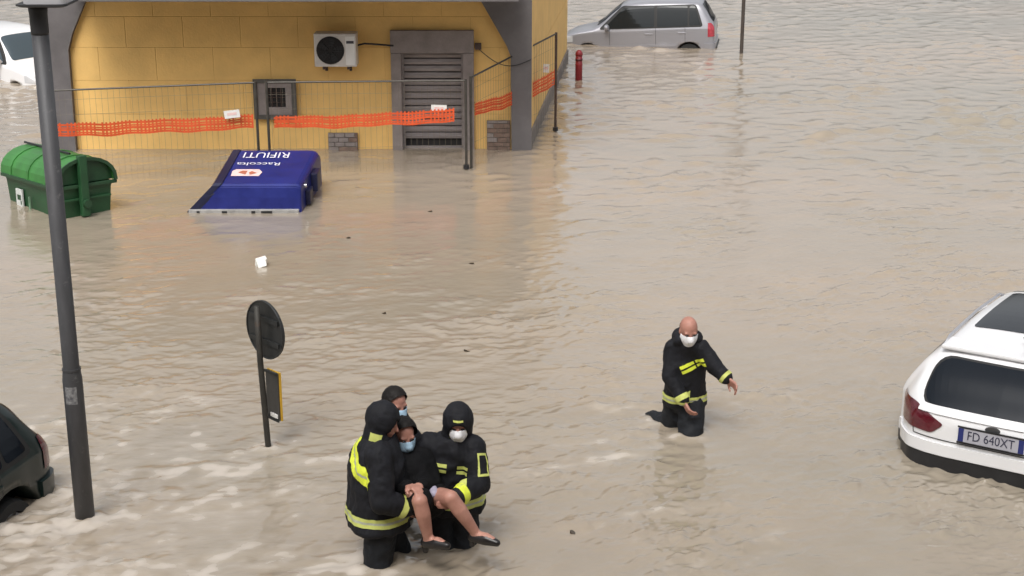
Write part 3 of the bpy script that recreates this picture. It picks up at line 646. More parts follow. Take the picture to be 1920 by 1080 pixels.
patch(keep, [(-1.0, 0.668), (1.0, 0.668), (1.0, 0.77), (-1.0, 0.77)], (1, 2), (-1, 0, 0), -0.3, 'bumper', CARW, suv, 0.02, thick=0.018, extra=back_clip(-1.75), rnd=0)
patch(keep, [(-0.64, 1.005), (0.64, 1.005), (0.62, 1.065), (-0.62, 1.065)], (1, 2), (-1, 0, 0.3), 0.0, 'tailgate_crease', CARW, suv, 0.016, thick=0.016, extra=back_clip(-1.85), rnd=0.01)
bm = NB(); box(bm, -1.78, -1.48, -0.60, 0.60, 1.452, 1.488, 0.014); sp = obj('spoiler', bm, CARW, suv)
PX = -2.232
bm = NB(); box(bm, PX-0.006, PX, -0.265, 0.265, 0.835, 0.955, 0.003); plt = obj('number_plate', bm, PLATEW, suv)
bm = NB(); box(bm, PX-0.010, PX+0.002, -0.275, 0.275, 0.820, 0.834); box(bm, PX-0.010, PX+0.002, -0.275, 0.275, 0.956, 0.968); obj('plate_holder', bm, BLACKP, plt)
for s in (-1, 1):
    bm = NB(); box(bm, PX-0.0085, PX-0.0062, s*0.245-0.022, s*0.245+0.022, 0.838, 0.952); obj('plate_band', bm, PLATEB, plt)
tm = text_mesh('FD 640XT', 0.105); tm.transform(Matrix.Translation((PX-0.009, 0, 0.895)) @ Matrix.Rotation(R(-90), 4, 'Z') @ Matrix.Rotation(R(90), 4, 'X') @ Matrix.Diagonal((0.86, 1.05, 1, 1))); obj('lettering', tm, mat('plate_ink', (0.03, 0.03, 0.06), 0.5), plt)
bm = NB(); n = 20; loft(bm, [[Vector((xx, 0.062*math.cos(2*math.pi*k/n), 1.005-0.03+0.026*math.sin(2*math.pi*k/n))) for k in range(n)] for xx in (-2.215, -2.20)]); em = obj('emblem', bm, mat('emblem_dark', (0.12, 0.12, 0.125), 0.35, metal=0.6), suv)
# roof: panoramic glass and rails
patch(keep, [(-1.12, -0.52), (0.28, -0.52), (0.28, 0.52), (-1.12, 0.52)], (0, 1), (0, 0, 1), 0.5, 'sunroof', GLASS, suv, 0.006, rnd=0.06)
for s in (-1, 1):
    bm = NB(); tube(bm, [(-1.55, s*0.635, 1.42), (-1.4, s*0.64, 1.462), (-0.6, s*0.64, 1.49), (0.2, s*0.64, 1.462), (0.4, s*0.635, 1.405)], 0.014, 8); obj('roof_rail', bm, mat('rail_grey', (0.45, 0.45, 0.48), 0.35, metal=0.5), suv, smooth=True)
    for poly in ([(-1.55, 1.12), (-0.75, 1.10), (-0.75, 1.38), (-1.45, 1.36)], [(-0.68, 1.10), (0.12, 1.08), (0.05, 1.39), (-0.68, 1.40)], [(0.19, 1.08), (0.95, 1.06), (0.45, 1.34), (0.14, 1.38)]):
        patch(keep, poly, (0, 2), (0, s, 0), 0.2, 'side_window', GLASS, suv, 0.005, extra=side_clip(s))
    handle(suv, -0.55, s*0.93, 0.93, s, CARW); handle(suv, 0.35, s*0.93, 0.92, s, CARW); mirror(suv, 1.0, s*0.82, 1.02, s, CARW)
    for cx in (-1.32, 1.38): wheel(suv, cx, s*0.80, 0.35, s)
patch(keep, [(0.52, -0.6), (1.12, -0.72), (1.12, 0.72), (0.52, 0.6)], (0, 1), (0, 0, 1), 0.2, 'windscreen', GLASS, suv, 0.005, rnd=0.08)
bm = NB(); tube(bm, [(-1.32, 0, 1.49), (-1.47, 0, 1.58)], 0.012, 6, radii=[0.02, 0.006]); obj('antenna', bm, BLACKP, suv)
gm = mat('gap_black', (0.05, 0.05, 0.05), 0.8)
for s in (-1, 1):
    patch(keep, [(s*0.66, 0.80), (s*0.668, 0.80), (s*0.70, 0.99), (s*0.692, 0.99)], (1, 2), (-1, 0, 0), 0.0, 'tailgate_gap', gm, suv, 0.004, extra=back_clip(-1.9), rnd=0)
patch(keep, [(-0.66, 0.797), (0.66, 0.797), (0.66, 0.806), (-0.66, 0.806)], (1, 2), (-1, 0, 0), 0.0, 'tailgate_gap', gm, suv, 0.004, extra=back_clip(-1.9), rnd=0)

# --- small silver hatchback, side view
def hatch(loc, yaw, pitch, paint, label, H=1.48, glass=GLASS, glass2=None, roll=0.0, L=3.5, W=0.76, lights=REDH, arch=0.31):
    car = thing('parked_car', label, 'car', loc, (R(roll), R(pitch), R(yaw)), 'cars caught in the flood')
    k = H/1.48; q = L/3.5; w = W
    st = [(-1.75, .78, .34, .76, .80, .66, .90), (-1.73, .90, .30, .90, .86, .76, .98), (-1.66, .96, .26, .96, .90, .80, 1.10), (-1.56, .98, .24, .985, .915, .80, 1.28), (-1.44, .99, .23, .99, .92, .79, 1.42), (-1.25, .99, .22, 1.0, .92, .78, 1.465), (-.5, .99, .21, 1.0, .905, .77, 1.48),
          (.15, .99, .21, 1.0, .885, .77, 1.455), (.36, .99, .21, 1.0, .88, .77, 1.40), (.90, .98, .22, .99, .86, .85, .985), (1.0, .98, .22, .985, .85, .88, .92), (1.45, .95, .24, .95, .78, .84, .83), (1.68, .84, .28, .84, .66, .72, .73), (1.75, .66, .32, .66, .58, .55, .65)]
    st = [(a*q, b*w, c, d*w, e*k, f*w, g_*k) for a, b, c, d, e, f, g_ in st]
    me = car_body(st, [(-1.18*q, 0.30, arch+0.02, W*0.99), (1.12*q, 0.30, arch+0.02, W*0.99)]); kp = me.copy()
    obj('body', me, paint, car, smooth=True)
    for s in (-1, 1):
        z0, z1 = 0.935*k, 1.375*k
        patch(kp, [(-1.50*q, z0-0.01), (0.86*q, z0-0.045), (0.32*q, z1+0.02), (-1.34*q, z1+0.03)], (0, 2), (0, s, 0), 0.2, 'window_seal', SEAL, car, 0.003, extra=side_clip(s), rnd=0.08)
        for poly in ([(-1.44*q, z0+0.03), (-1.19*q, z0+0.02), (-1.19*q, z1), (-1.31*q, z1)], [(-1.15*q, z0+0.015), (-0.47*q, z0), (-0.47*q, z1+0.005), (-1.15*q, z1)], [(-0.40*q, z0), (0.74*q, z0-0.03), (0.30*q, z1-0.03), (-0.40*q, z1+0.005)]):
            patch(kp, poly, (0, 2), (0, s, 0), 0.2, 'side_window', glass2 or glass, car, 0.006, extra=side_clip(s), rnd=0.04)
        patch(kp, [(s*W*0.80, 0.70*k), (s*W*1.02, 0.70*k), (s*W*1.02, 1.0*k), (s*W*0.86, 1.0*k)], (1, 2), (-1, s*0.8, 0), 0.1, 'tail_light', lights, car, 0.008, extra=back_clip(-1.60*q), rnd=0.02)
        patch(kp, [(s*W*0.55, 0.60*k), (s*W*1.0, 0.62*k), (s*W*1.0, 0.76*k), (s*W*0.58, 0.72*k)], (1, 2), (1, 0, 0.2), 0.0, 'headlight', mat('headlight', (0.55, 0.56, 0.58), 0.1, coat=0.8), car, 0.006, extra=front_clip(1.45*q), rnd=0.03)
        handle(car, -0.28*q, s*W*0.99, 0.78*k, s, paint); handle(car, -1.02*q, s*W*0.99, 0.80*k, s, paint); mirror(car, 0.66*q, s*W*0.97, 0.93*k, s, paint)
        for a, b in ((-0.44, -0.432), (0.60, 0.608), (-1.10, -1.092)):
            bm = carve(kp, poly_planes([(a*q, 0.34), (b*q, 0.34), (b*q, 0.91*k), (a*q, 0.91*k)], (0, 2)) + side_clip(s), 0.002, (0, s, 0), 0.1); obj('door_gap', bm, gm, car)
        bm = carve(kp, poly_planes([(-0.9*q, 0.50), (0.85*q, 0.48), (0.85*q, 0.53), (-0.9*q, 0.55)], (0, 2)) + side_clip(s), 0.012, (0, s, 0), 0.1, 0.012); obj('side_moulding', bm, paint, car)
        for cx in (-1.18*q, 1.12*q): wheel(car, cx, s*(W-0.10), 0.275, s)
    patch(kp, [(-W*0.66, 1.0*k), (W*0.66, 1.0*k), (W*0.62, 1.39*k), (-W*0.62, 1.39*k)], (1, 2), (-1, 0, 0.3), 0.2, 'rear_window', glass, car, 0.006, extra=back_clip(-1.38*q), rnd=0.08)
    patch(kp, [(0.36*q, -W*0.72), (0.90*q, -W*0.80), (0.90*q, W*0.80), (0.36*q, W*0.72)], (0, 1), (0.4, 0, 1), 0.2, 'windscreen', glass, car, 0.006, extra=[((0, 0, 0.82*k), (0, 0, -1))], rnd=0.07)
    patch(kp, [(-W*1.02, 0.2), (W*1.02, 0.2), (W*1.02, 0.56), (-W*1.02, 0.56)], (1, 2), (-1, 0, 0), -0.5, 'rear_bumper', paint, car, 0.03, thick=0.03, extra=back_clip(-1.52*q), rnd=0)
    bm = NB(); box(bm, -1.80*q, -1.72*q, -W*0.8, W*0.8, 0.42, 0.46, 0.01); obj('bumper_strip', bm, BLACKP, car)
    for sgn in (-1, 1):
        bm = NB(); tube(bm, [(0.93*q, sgn*0.05+0.1, 0.985*k), (0.62*q, sgn*0.25+0.2, 1.19*k)], 0.008, 5); obj('wiper', bm, BLACKP, car)
    return car
hatch((2.96, 35.4, -0.50), 170, 2.2, CARS, 'silver hatchback standing deep in the water at the back of the street', glass=GLASS, glass2=GLASSS, arch=0.28)
hatch((-10.12, 31.3, -0.58), -42, 0, CARW, 'white hatchback behind the lamp post, left of the yellow building', glass=GLASSG, H=1.5)
hatch((-5.05, 9.95, -0.46), 250, 2.0, CARG, 'dark green hatchback cut off by the left edge, water up to its rear wheel', H=1.34, L=3.7, W=0.80, lights=REDL, arch=0.34)

# ------------------------------------------------------------------ people
def frame_of(f, tilt=0.0):
    f = Vector((f[0], f[1], 0)).normalized(); l = Vector((-f.y, f.x, 0))
    fw = (f*math.cos(tilt) - Vector((0, 0, 1))*math.sin(tilt)).normalized(); up = l.cross(fw)*-1
    up = fw.cross(l); 
    return fw, l, up
def head_shapes(bm, c, f, tilt):
    fw, l, up = frame_of(f, tilt); M = Matrix((l, fw, up)).transposed()      # local x=left, y=forward, z=up
    def P(x, y, z): return Vector(c) + l*x + fw*y + up*z
    ball(bm, P(0, -0.012, 0.03), 0.076, 0.095, 0.092, M, 18)                # cranium
    ball(bm, P(0, 0.02, -0.035), 0.060, 0.072, 0.080, M, 16)                # face
    ball(bm, P(0, 0.045, -0.088), 0.036, 0.036, 0.028, M, 10)               # chin
    caps(bm, P(0, 0.086, 0.008), 0.010, P(0, 0.106, -0.034), 0.015, 8)      # nose
    caps(bm, P(-0.045, 0.075, 0.022), 0.012, P(0.045, 0.075, 0.022), 0.012, 8)
    for s in (-1, 1): ball(bm, P(s*0.074, -0.008, -0.01), 0.010, 0.022, 0.033, M, 8)
    caps(bm, P(-0.02, 0.085, -0.060), 0.008, P(0.02, 0.085, -0.060), 0.008, 6)
    return P, M, fw, l, up
def hand_shapes(bm, wrist, d, palm_n, s, curl=0.5, k=1.0):
    """d: direction wrist->knuckles, palm_n: the way the palm faces, s: thumb side sign"""
    d = Vector(d).normalized(); pnn = Vector(palm_n); pnn = (pnn - d*pnn.dot(d)).normalized(); side = d.cross(pnn)*s
    w0 = Vector(wrist); kn = w0 + d*0.085*k
    for u in (-0.028, -0.01, 0.010, 0.028): caps(bm, w0 + d*0.015 + side*u*0.7*k, 0.014*k, kn + side*u*k, 0.0125*k, 8)
    for i, (u, ln) in enumerate(((0.031, 0.070), (0.0105, 0.080), (-0.0105, 0.074), (-0.031, 0.058))):
        a = kn + side*u*k; c1 = curl*0.9; b = a + (d*math.cos(c1) + pnn*math.sin(c1))*ln*0.45*k; c2 = curl*1.9; e = b + (d*math.cos(c2) + pnn*math.sin(c2))*ln*0.35*k; c3 = curl*2.6; g2 = e + (d*math.cos(c3) + pnn*math.sin(c3))*ln*0.28*k
        caps(bm, a, 0.0105*k, b, 0.0095*k, 8); caps(bm, b, 0.0095*k, e, 0.009*k, 8); caps(bm, e, 0.009*k, g2, 0.008*k, 8)
    t0 = w0 + d*0.025*k + side*0.026*k; t1 = t0 + (side*0.7 + d*0.6 + pnn*0.3).normalized()*0.042*k; t2 = t1 + (d*0.85 + side*0.15 + pnn*0.45).normalized()*0.036*k
    caps(bm, t0, 0.014*k, t1, 0.011*k, 8); caps(bm, t1, 0.011*k, t2, 0.0095*k, 8)
def ering(c, l, f, a, b, n=24, e=2.4):
    P = []
    for k in range(n):
        t = 2*math.pi*k/n; ct, st_ = math.cos(t), math.sin(t)
        P.append(Vector(c) + l*a*math.copysign(abs(ct)**(2/e), ct) + f*b*math.copysign(abs(st_)**(2/e), st_))
    return P
def person(label, J, f, hf=None, tilt=0.2, outfit='turnout', skinmat=SKIN, hood=True, mask=MASKW, hair=None, hands=None, seed=1.0, rings=None, bulk=1.0, hem_flare=1.0, body_skin=None):
    V3 = {k: Vector(v) for k, v in J.items()}
    base = V3['pelvis']; t = thing('person', label, 'person', (base.x, base.y, -0.62 if 'seated' not in J else 0.0), group='people in the flood')
    fw, l, up = frame_of(f, 0.0)
    hf = hf or f
    # ---- body: one continuous surface
    bm = NB(); P, M, hfw, hl, hup = head_shapes(bm, V3['head'], hf, tilt)
    caps(bm, V3['neck']-Vector((0, 0, 0.04)), 0.058, P(0, -0.02, -0.05), 0.054)
    caps(bm, V3['pelvis'], 0.13, V3['chest'], 0.135, 16); caps(bm, V3['chest'], 0.13, V3['neck']-Vector((0, 0, 0.07)), 0.08, 14)
    for s in 'LR':
        caps(bm, V3['neck']-Vector((0, 0, 0.06)), 0.06, V3['sh'+s], 0.058); caps(bm, V3['sh'+s], 0.056, V3['el'+s], 0.043); caps(bm, V3['el'+s], 0.042, V3['ha'+s], 0.029)
        caps(bm, V3['pelvis'], 0.11, V3['hip'+s], 0.095); caps(bm, V3['hip'+s], 0.088, V3['kn'+s], 0.058)
        calf = V3['kn'+s].lerp(V3['an'+s], 0.32) ; bend = (V3['an'+s]-V3['kn'+s]).normalized().cross(l).normalized()*0.012
        caps(bm, V3['kn'+s], 0.056, calf+bend, 0.057); caps(bm, calf+bend, 0.057, V3['an'+s], 0.036)
        ft = V3.get('toe'+s, V3['an'+s] + fw*0.16 - Vector((0, 0, 0.06))); heel = V3['an'+s] - (ft-V3['an'+s]).normalized()*0.03 - Vector((0, 0, 0.035))
        caps(bm, V3['an'+s], 0.036, heel, 0.032); caps(bm, V3['an'+s]-Vector((0, 0, 0.015)), 0.034, V3['an'+s].lerp(ft, 0.6), 0.034); caps(bm, V3['an'+s].lerp(ft, 0.6), 0.036, ft, 0.026)
        hd = (hands or {}).get(s)
        dd = (V3['ha'+s]-V3['el'+s]).normalized()
        d_, pn_, th_, cu_ = hd if hd else (dd, -l if s == 'L' else l, 1 if s == 'L' else -1, 0.45)
        hand_shapes(bm, V3['ha'+s], d_, pn_, th_, cu_, 1.06)
    bme = fuse(bm, 0.0085, 3); bcopy = bme.copy()
    obj('body', bme, body_skin or skinmat, t, world=True, smooth=True)
    # head-only mesh for hair, mask, hood
    hb = NB(); head_shapes(hb, V3['head'], hf, tilt); hme = fuse(hb, 0.008, 4)
    for s in (-1, 1):
        eb = NB(); ball(eb, P(s*0.031, 0.082, 0.004), 0.013, 0.008, 0.008, M, 8); obj('eye', eb, EYE, t, world=True, smooth=True)
    if mask:
        mb = carve(hme, [(P(0, 0, -0.012), hup + hfw*-0.15), (P(0, 0, -0.125), -hup), (P(0, 0.018, 0), -hfw), (P(0.064, 0, 0), hl), (P(-0.064, 0, 0), -hl)], 0.019, None, 0, 0.004)
        mo = obj('face_mask', mb, mask, t, world=True, smooth=True)
        for s in (-1, 1):
            sb_ = NB(); tube(sb_, [P(s*0.060, 0.03, -0.03), P(s*0.078, -0.01, -0.005)], 0.003, 5); obj('ear_loop', sb_, mask, mo, world=True)
    if hair:
        if hair == 'bald':
            hb2 = carve(hme, [(P(0, 0, 0.035), hup), (P(0, -0.03, 0), hfw), (P(0, 0, -0.075), -hup)], 0.004, None, 0, 0.0)
            obj('hair', hb2, HAIR, t, world=True, smooth=True)
        else:
            ln = -0.07 if hair == 'short' else -0.11
            hb2 = carve(hme, [(P(0, 0.040, 0.078), hfw*0.86 - hup*0.50), (P(0, 0, ln), -hup)], 0.014 if hair == 'short' else 0.024, None, 0, 0.0)
            mm = bpy.data.meshes.new('h'); hb2.to_mesh(mm); hb2.free(); crumple(mm, 0.006, 38, seed); obj('hair', mm, HAIR, t, world=True, smooth=True)
    if outfit in ('turnout', 'black'):
        cl = JACK if outfit == 'turnout' else BLKCL
        # ---- jacket
        jb_ = NB()
        pel, ch, nk = V3['pelvis'], V3['chest'], V3['neck']
        hemz = J.get('hem', (0, 0, pel.z-0.06))[2]
        axis = (ch-pel)
        def on(z): return pel + axis*((z-pel.z)/axis.z)
        shm = (V3['shL']+V3['shR'])/2; sl_ = (V3['shL']-V3['shR']); sw = sl_.length/2; sl_.normalize(); sfw = Vector((-sl_.y, sl_.x, 0))*-1
        if sfw.length > 0: sfw.normalize()
        if sfw.dot(fw) < 0: sfw = -sfw
        R_ = []
        for z, a, b_ in ((hemz, 0.235*hem_flare, 0.185*hem_flare), (hemz+0.02, 0.24*hem_flare, 0.19*hem_flare), (pel.z+0.06, 0.215, 0.175), ((pel.z+ch.z)/2+0.02, 0.205, 0.17), (ch.z+0.05, 0.215, 0.165)):
            R_.append(ering(on(z), l, fw, a*bulk, b_*bulk))
        R_.append(ering(shm.lerp(on(shm.z), 0.3) - Vector((0, 0, 0.005)), sl_, sfw, (sw+0.01), 0.13*bulk))
        R_.append(ering(shm.lerp(nk, 0.5) + Vector((0, 0, 0.035)), sl_, sfw, sw*0.62, 0.10))
        R_.append(ering(nk + Vector((0, 0, 0.005)), sl_, sfw, 0.083, 0.083))
        loft(jb_, R_)
        for s in 'LR':
            caps(jb_, V3['sh'+s].lerp(shm, 0.12), 0.088*bulk, V3['el'+s], 0.073*bulk, 14); caps(jb_, V3['el'+s], 0.072*bulk, V3['ha'+s].lerp(V3['el'+s], 0.10), 0.056*bulk, 14)
        if hood == 'down':
            hc = V3['neck'] - fw*0.085 + Vector((0, 0, 0.02)); ball(jb_, hc, 0.11, 0.075, 0.075, Matrix((l, fw, Vector((0, 0, 1)))).transposed(), 14)
            for s in (-1, 1): ball(jb_, V3['neck'] + l*s*0.075 + Vector((0, 0, 0.035)), 0.045, 0.075, 0.055, Matrix((l, fw, Vector((0, 0, 1)))).transposed(), 12)
        jme = fuse(jb_, 0.0105, 4); crumple(jme, 0.017, 5.5, seed, (1, 1, 0.8)); crumple(jme, 0.006, 15, seed+9, (1, 1, 0.6)); jc = jme.copy()
        jk = obj('jacket', jme, cl, t, world=True, smooth=True)
        def band(planes, m, name='reflective_band', off=0.004):
            b_ = carve(jc, planes, off, None, 0, 0.0)
            if len(b_.faces): obj(name, b_, m, jk, world=True, smooth=True)
            else: b_.free()
        t.__class__  # noqa
        J['_band'] = band; J['_on'] = on; J['_l'] = l; J['_fw'] = fw; J['_jc'] = jc; J['_V'] = V3; J['_P'] = (P, hup, hfw, hl)
        # ---- trousers
        tb = NB(); caps(tb, V3['pelvis']-Vector((0, 0, 0.03)), 0.15, V3['pelvis']+Vector((0, 0, 0.08)), 0.15, 16)
        for s in 'LR':
            caps(tb, V3['hip'+s], 0.120, V3['kn'+s], 0.096, 14); caps(tb, V3['kn'+s], 0.096, V3['an'+s], 0.088, 14)
        tme = fuse(tb, 0.012, 4); crumple(tme, 0.015, 8, seed+4, (1, 1, 0.9)); obj('trousers', tme, TROU if outfit == 'turnout' else BLKCL, t, world=True, smooth=True)
        if hood is True:
            hb3 = NB(); ball(hb3, P(0, -0.022, 0.018), 0.112, 0.128, 0.138, M, 20); caps(hb3, P(0, -0.03, -0.05), 0.105, V3['neck']-fw*0.02-Vector((0, 0, 0.02)), 0.11, 16)
            hm = fuse(hb3, 0.0105, 4); crumple(hm, 0.007, 10, seed+2)
            # open the face: the edge of the opening is pulled onto an ellipse, then the shell gets thickness
            hbm = NB(); hbm.from_mesh(hm); cen = P(0, 0, -0.040)
            def ell(v): q = v-cen; return math.hypot(q.dot(hl)/0.066, q.dot(hup)/0.092), q.dot(hfw)
            kill = [v for v in hbm.verts if ell(v.co)[1] > 0.03 and ell(v.co)[0] < 1.0]
            bmesh.ops.delete(hbm, geom=kill, context='VERTS')
            for v in hbm.verts:
                if v.is_boundary:
                    e_, dd_ = ell(v.co); q = v.co-cen; flat_ = hl*q.dot(hl)+hup*q.dot(hup); v.co -= flat_*(1-1/e_)
            bmesh.ops.solidify(hbm, geom=hbm.faces[:], thickness=0.012); hm2 = bpy.data.meshes.new('hood'); hbm.to_mesh(hm2); hbm.free()
            J['_hood'] = hm2.copy(); J['_hoodo'] = obj('hood', hm2, cl, t, world=True, smooth=True)
    return t
def hem_bands(J, z, m=FLUOD, h=0.024, gap=0.016, yaw=0.0):
    for k in (0, 1):
        zz = z + k*(h+gap); J['_band']([((0, 0, zz), (0, 0, -1)), ((0, 0, zz+h), (0, 0, 1))], m)
    zz = z + h; J['_band']([((0, 0, zz), (0, 0, -1)), ((0, 0, zz+gap), (0, 0, 1))], REFL, 'reflective_strip', 0.0035)
def cuff(J, s, m=FLUOD, a=0.20, b=0.36):
    V = J['_V']; e, h = V['el'+s], V['ha'+s]; d = (h-e); L_ = d.length; d.normalize()
    u, v = basis(d); c = h - d*L_*b
    pl = [(h - d*L_*a, d), (c, -d)] + [(h + q*0.095, q) for q in (u, -u, v, -v)]
    J['_band'](pl, m)

# --- lone firefighter, wading, arm held out
J1 = dict(pelvis=(1.53, 12.66, 0.30), chest=(1.525, 12.63, 0.60), neck=(1.525, 12.56, 0.835), head=(1.525, 12.50, 0.965), shL=(1.665, 12.52, 0.785), shR=(1.395, 12.62, 0.775),
          elL=(1.765, 12.45, 0.635), haL=(1.855, 12.38, 0.57), elR=(1.385, 12.54, 0.52), haR=(1.495, 12.43, 0.335), hipL=(1.585, 12.63, 0.25), hipR=(1.48, 12.69, 0.25),
          knL=(1.57, 12.46, -0.10), anL=(1.56, 12.70, -0.54), knR=(1.44, 12.74, -0.03), anR=(1.29, 12.97, -0.07), hem=(0, 0, 0.225), toeR=(1.24, 13.1, -0.18))
person('firefighter wading alone, bald, in a white mask with one arm held out', J1, (0.2, -1), (0.12, -1), 0.30, hood='down', hair='bald', seed=1.3, bulk=0.78, hem_flare=0.97)
hem_bands(J1, 0.275, FLUOD)
cuff(J1, 'L', FLUOD, 0.0, 0.24); cuff(J1, 'R', FLUOD, 0.05, 0.25)
tl = Vector((0.50, 0, -0.866)); up_t = Vector((-0.5, 0, 0.866))
up_t = Vector((-0.42, 0, 0.91)); ri = Vector((0.91, 0, 0.42)); cb = Vector((1.56, 12.45, 0.645))
def tilt_rect(J, c, ri, up_, x0, x1, z0, z1, m, off=0.004, lim=None):
    pl = [(c+ri*x0, -ri), (c+ri*x1, ri), (c+up_*z0, -up_), (c+up_*z1, up_)] + ([lim] if lim else [((0, c.y+0.09, 0), (0, 1, 0))])
    J['_band'](pl, m, 'reflective_band', off)
tilt_rect(J1, cb, ri, up_t, -0.10, 0.03, -0.040, -0.010, FLUO); tilt_rect(J1, cb, ri, up_t, -0.10, 0.03, 0.006, 0.036, FLUO)
tilt_rect(J1, cb, ri, up_t, 0.045, 0.12, -0.036, -0.008, FLUO); tilt_rect(J1, cb, ri, up_t, 0.045, 0.12, 0.006, 0.036, FLUO)

# --- firefighter on the left of the group, back to us
J2 = dict(pelvis=(-0.985, 10.20, 0.42), chest=(-0.985, 10.20, 0.73), neck=(-0.945, 10.20, 0.955), head=(-0.915, 10.20, 1.075), shL=(-0.98, 10.40, 0.89), shR=(-0.94, 10.00, 0.885),
          elL=(-0.82, 10.46, 0.66), haL=(-0.66, 10.40, 0.56), elR=(-0.93, 9.90, 0.60), haR=(-0.745, 9.96, 0.515), hipL=(-0.99, 10.30, 0.36), hipR=(-0.95, 10.10, 0.36),
          knL=(-0.855, 10.30, 0.0), anL=(-0.87, 10.33, -0.54), knR=(-0.985, 10.08, -0.02), anR=(-1.01, 10.10, -0.54), hem=(0, 0, 0.29))
person('hooded firefighter on the left of the carrying group, broad yellow band across the back', J2, (0.93, 0.30), (0.92, -0.30), 0.22, seed=3.1, bulk=1.1, hem_flare=1.02, mask=None)
hem_bands(J2, 0.355, FLUOD, 0.026, 0.018)
cuff(J2, 'R', FLUOD, 0.08, 0.30); cuff(J2, 'L', FLUOD, 0.08, 0.30)
bw = -J2['_fw']; c = Vector((-1.15, 10.05, 0.80)); ll = -J2['_l']
up_d = (Vector((0, 0, 1)) + ll*0.55).normalized(); al = (ll - Vector((0, 0, 1))*0.55).normalized()
lim = (Vector((-1.02, 10.1, 0.8)), J2['_fw'])
for z0, z1, m in ((-0.055, -0.008, FLUO), (0.008, 0.055, FLUO)):
    J2['_band']([(c+al*0.20, al), (c-al*0.32, -al), (c+up_d*z0, -up_d), (c+up_d*z1, up_d), (Vector((-1.035, 10.1, 0.8)), J2['_fw'])], m)
J2['_band']([(c+al*0.20, al), (c-al*0.32, -al), (c-up_d*0.008, -up_d), (c+up_d*0.008, up_d), (Vector((-1.035, 10.1, 0.8)), J2['_fw'])], REFL, 'reflective_strip', 0.003)
Ph, hu, hf_, hl_ = J2['_P']
hb4 = carve(J2['_hood'], [(Ph(0, 0, -0.055), hu), (Ph(0, 0, -0.115), -hu), (Ph(0, 0.035, 0), hf_), (Ph(0, -0.05, 0), -hf_), (Ph(-0.03, 0, 0), hl_)], 0.004); obj('reflective_patch', hb4, FLUOD, J2['_hoodo'], world=True, smooth=True)

# --- firefighter on the right of the group, facing us
J3 = dict(pelvis=(-0.45, 10.50, 0.33), chest=(-0.45, 10.47, 0.62), neck=(-0.415, 10.43, 0.865), head=(-0.395, 10.385, 0.985), shL=(-0.275, 10.40, 0.79), shR=(-0.625, 10.44, 0.79),
          elL=(-0.245, 10.28, 0.555), haL=(-0.405, 10.06, 0.545), elR=(-0.74, 10.42, 0.63), haR=(-0.74, 10.30, 0.50), hipL=(-0.37, 10.50, 0.27), hipR=(-0.54, 10.50, 0.27),
          knL=(-0.36, 10.40, -0.08), anL=(-0.36, 10.52, -0.54), knR=(-0.52, 10.38, -0.08), anR=(-0.53, 10.50, -0.54), hem=(0, 0, 0.27))
person('hooded firefighter in a white mask on the right of the carrying group, facing the camera', J3, (-0.05, -1), (0.05, -1), 0.22, seed=5.7, bulk=1.02)
hem_bands(J3, 0.325, FLUOD); cuff(J3, 'L', FLUO, 0.04, 0.30)
ri = Vector((0.97, 0, -0.12)).normalized(); uz = Vector((0.12, 0, 0.97)).normalized(); c = Vector((-0.47, 10.30, 0.665))
for x0, x1 in ((-0.105, -0.01), (0.065, 0.145)):
    for z0, z1 in ((-0.034, -0.008), (0.008, 0.034)): tilt_rect(J3, c, ri, uz, x0, x1, z0, z1, FLUOD, lim=((0, 10.42, 0), (0, 1, 0)))
# sleeve badge outline on the arm nearest the right edge
V = J3['_V']; d = (V['elL']-V['shL']).normalized(); m0 = V['shL'].lerp(V['elL'], 0.52); ou = Vector((0.55, -0.83, 0)); ou = (ou - d*ou.dot(d)).normalized(); sd_ = d.cross(ou)
for a0, a1, b0, b1 in ((-0.085, 0.085, -0.045, -0.032), (-0.085, 0.085, 0.032, 0.045), (-0.085, -0.068, -0.032, 0.032), (0.068, 0.085, -0.032, 0.032)):
    J3['_band']([(m0+d*a0, -d), (m0+d*a1, d), (m0+sd_*b0, -sd_), (m0+sd_*b1, sd_), (m0, -ou)], FLUOD, 'sleeve_badge')
Ph, hu, hf_, hl_ = J3['_P']
hb4 = carve(J3['_hood'], [(Ph(0, 0, 0.088), hu), (Ph(0, 0, 0.074), -hu), (Ph(0, 0.03, 0), -hf_), (Ph(0.035, 0, 0), hl_), (Ph(-0.035, 0, 0), -hl_)], 0.004); obj('reflective_patch', hb4, FLUOD, J3['_hoodo'], world=True, smooth=True)

# --- third helper, behind the group
J4 = dict(pelvis=(-0.93, 10.76, 0.36), chest=(-0.92, 10.74, 0.66), neck=(-0.90, 10.69, 0.90), head=(-0.872, 10.64, 1.035), shL=(-0.88, 10.86, 0.83), shR=(-0.93, 10.58, 0.82),
          elL=(-0.74, 10.84, 0.62), haL=(-0.66, 10.66, 0.56), elR=(-0.85, 10.60, 0.60), haR=(-0.74, 10.55, 0.50), hipL=(-0.92, 10.85, 0.30), hipR=(-0.94, 10.67, 0.30),
          knL=(-0.86, 10.86, -0.05), anL=(-0.92, 10.9, -0.54), knR=(-0.88, 10.70, -0.05), anR=(-0.93, 10.72, -0.54), hem=(0, 0, 0.28))
person('bareheaded man with dark hair and a pale blue mask behind the hooded firefighter', J4, (0.8, -0.5), (0.62, -0.75), 0.22, hood=False, hair='short', mask=MASKB, seed=7.7, bulk=0.9)

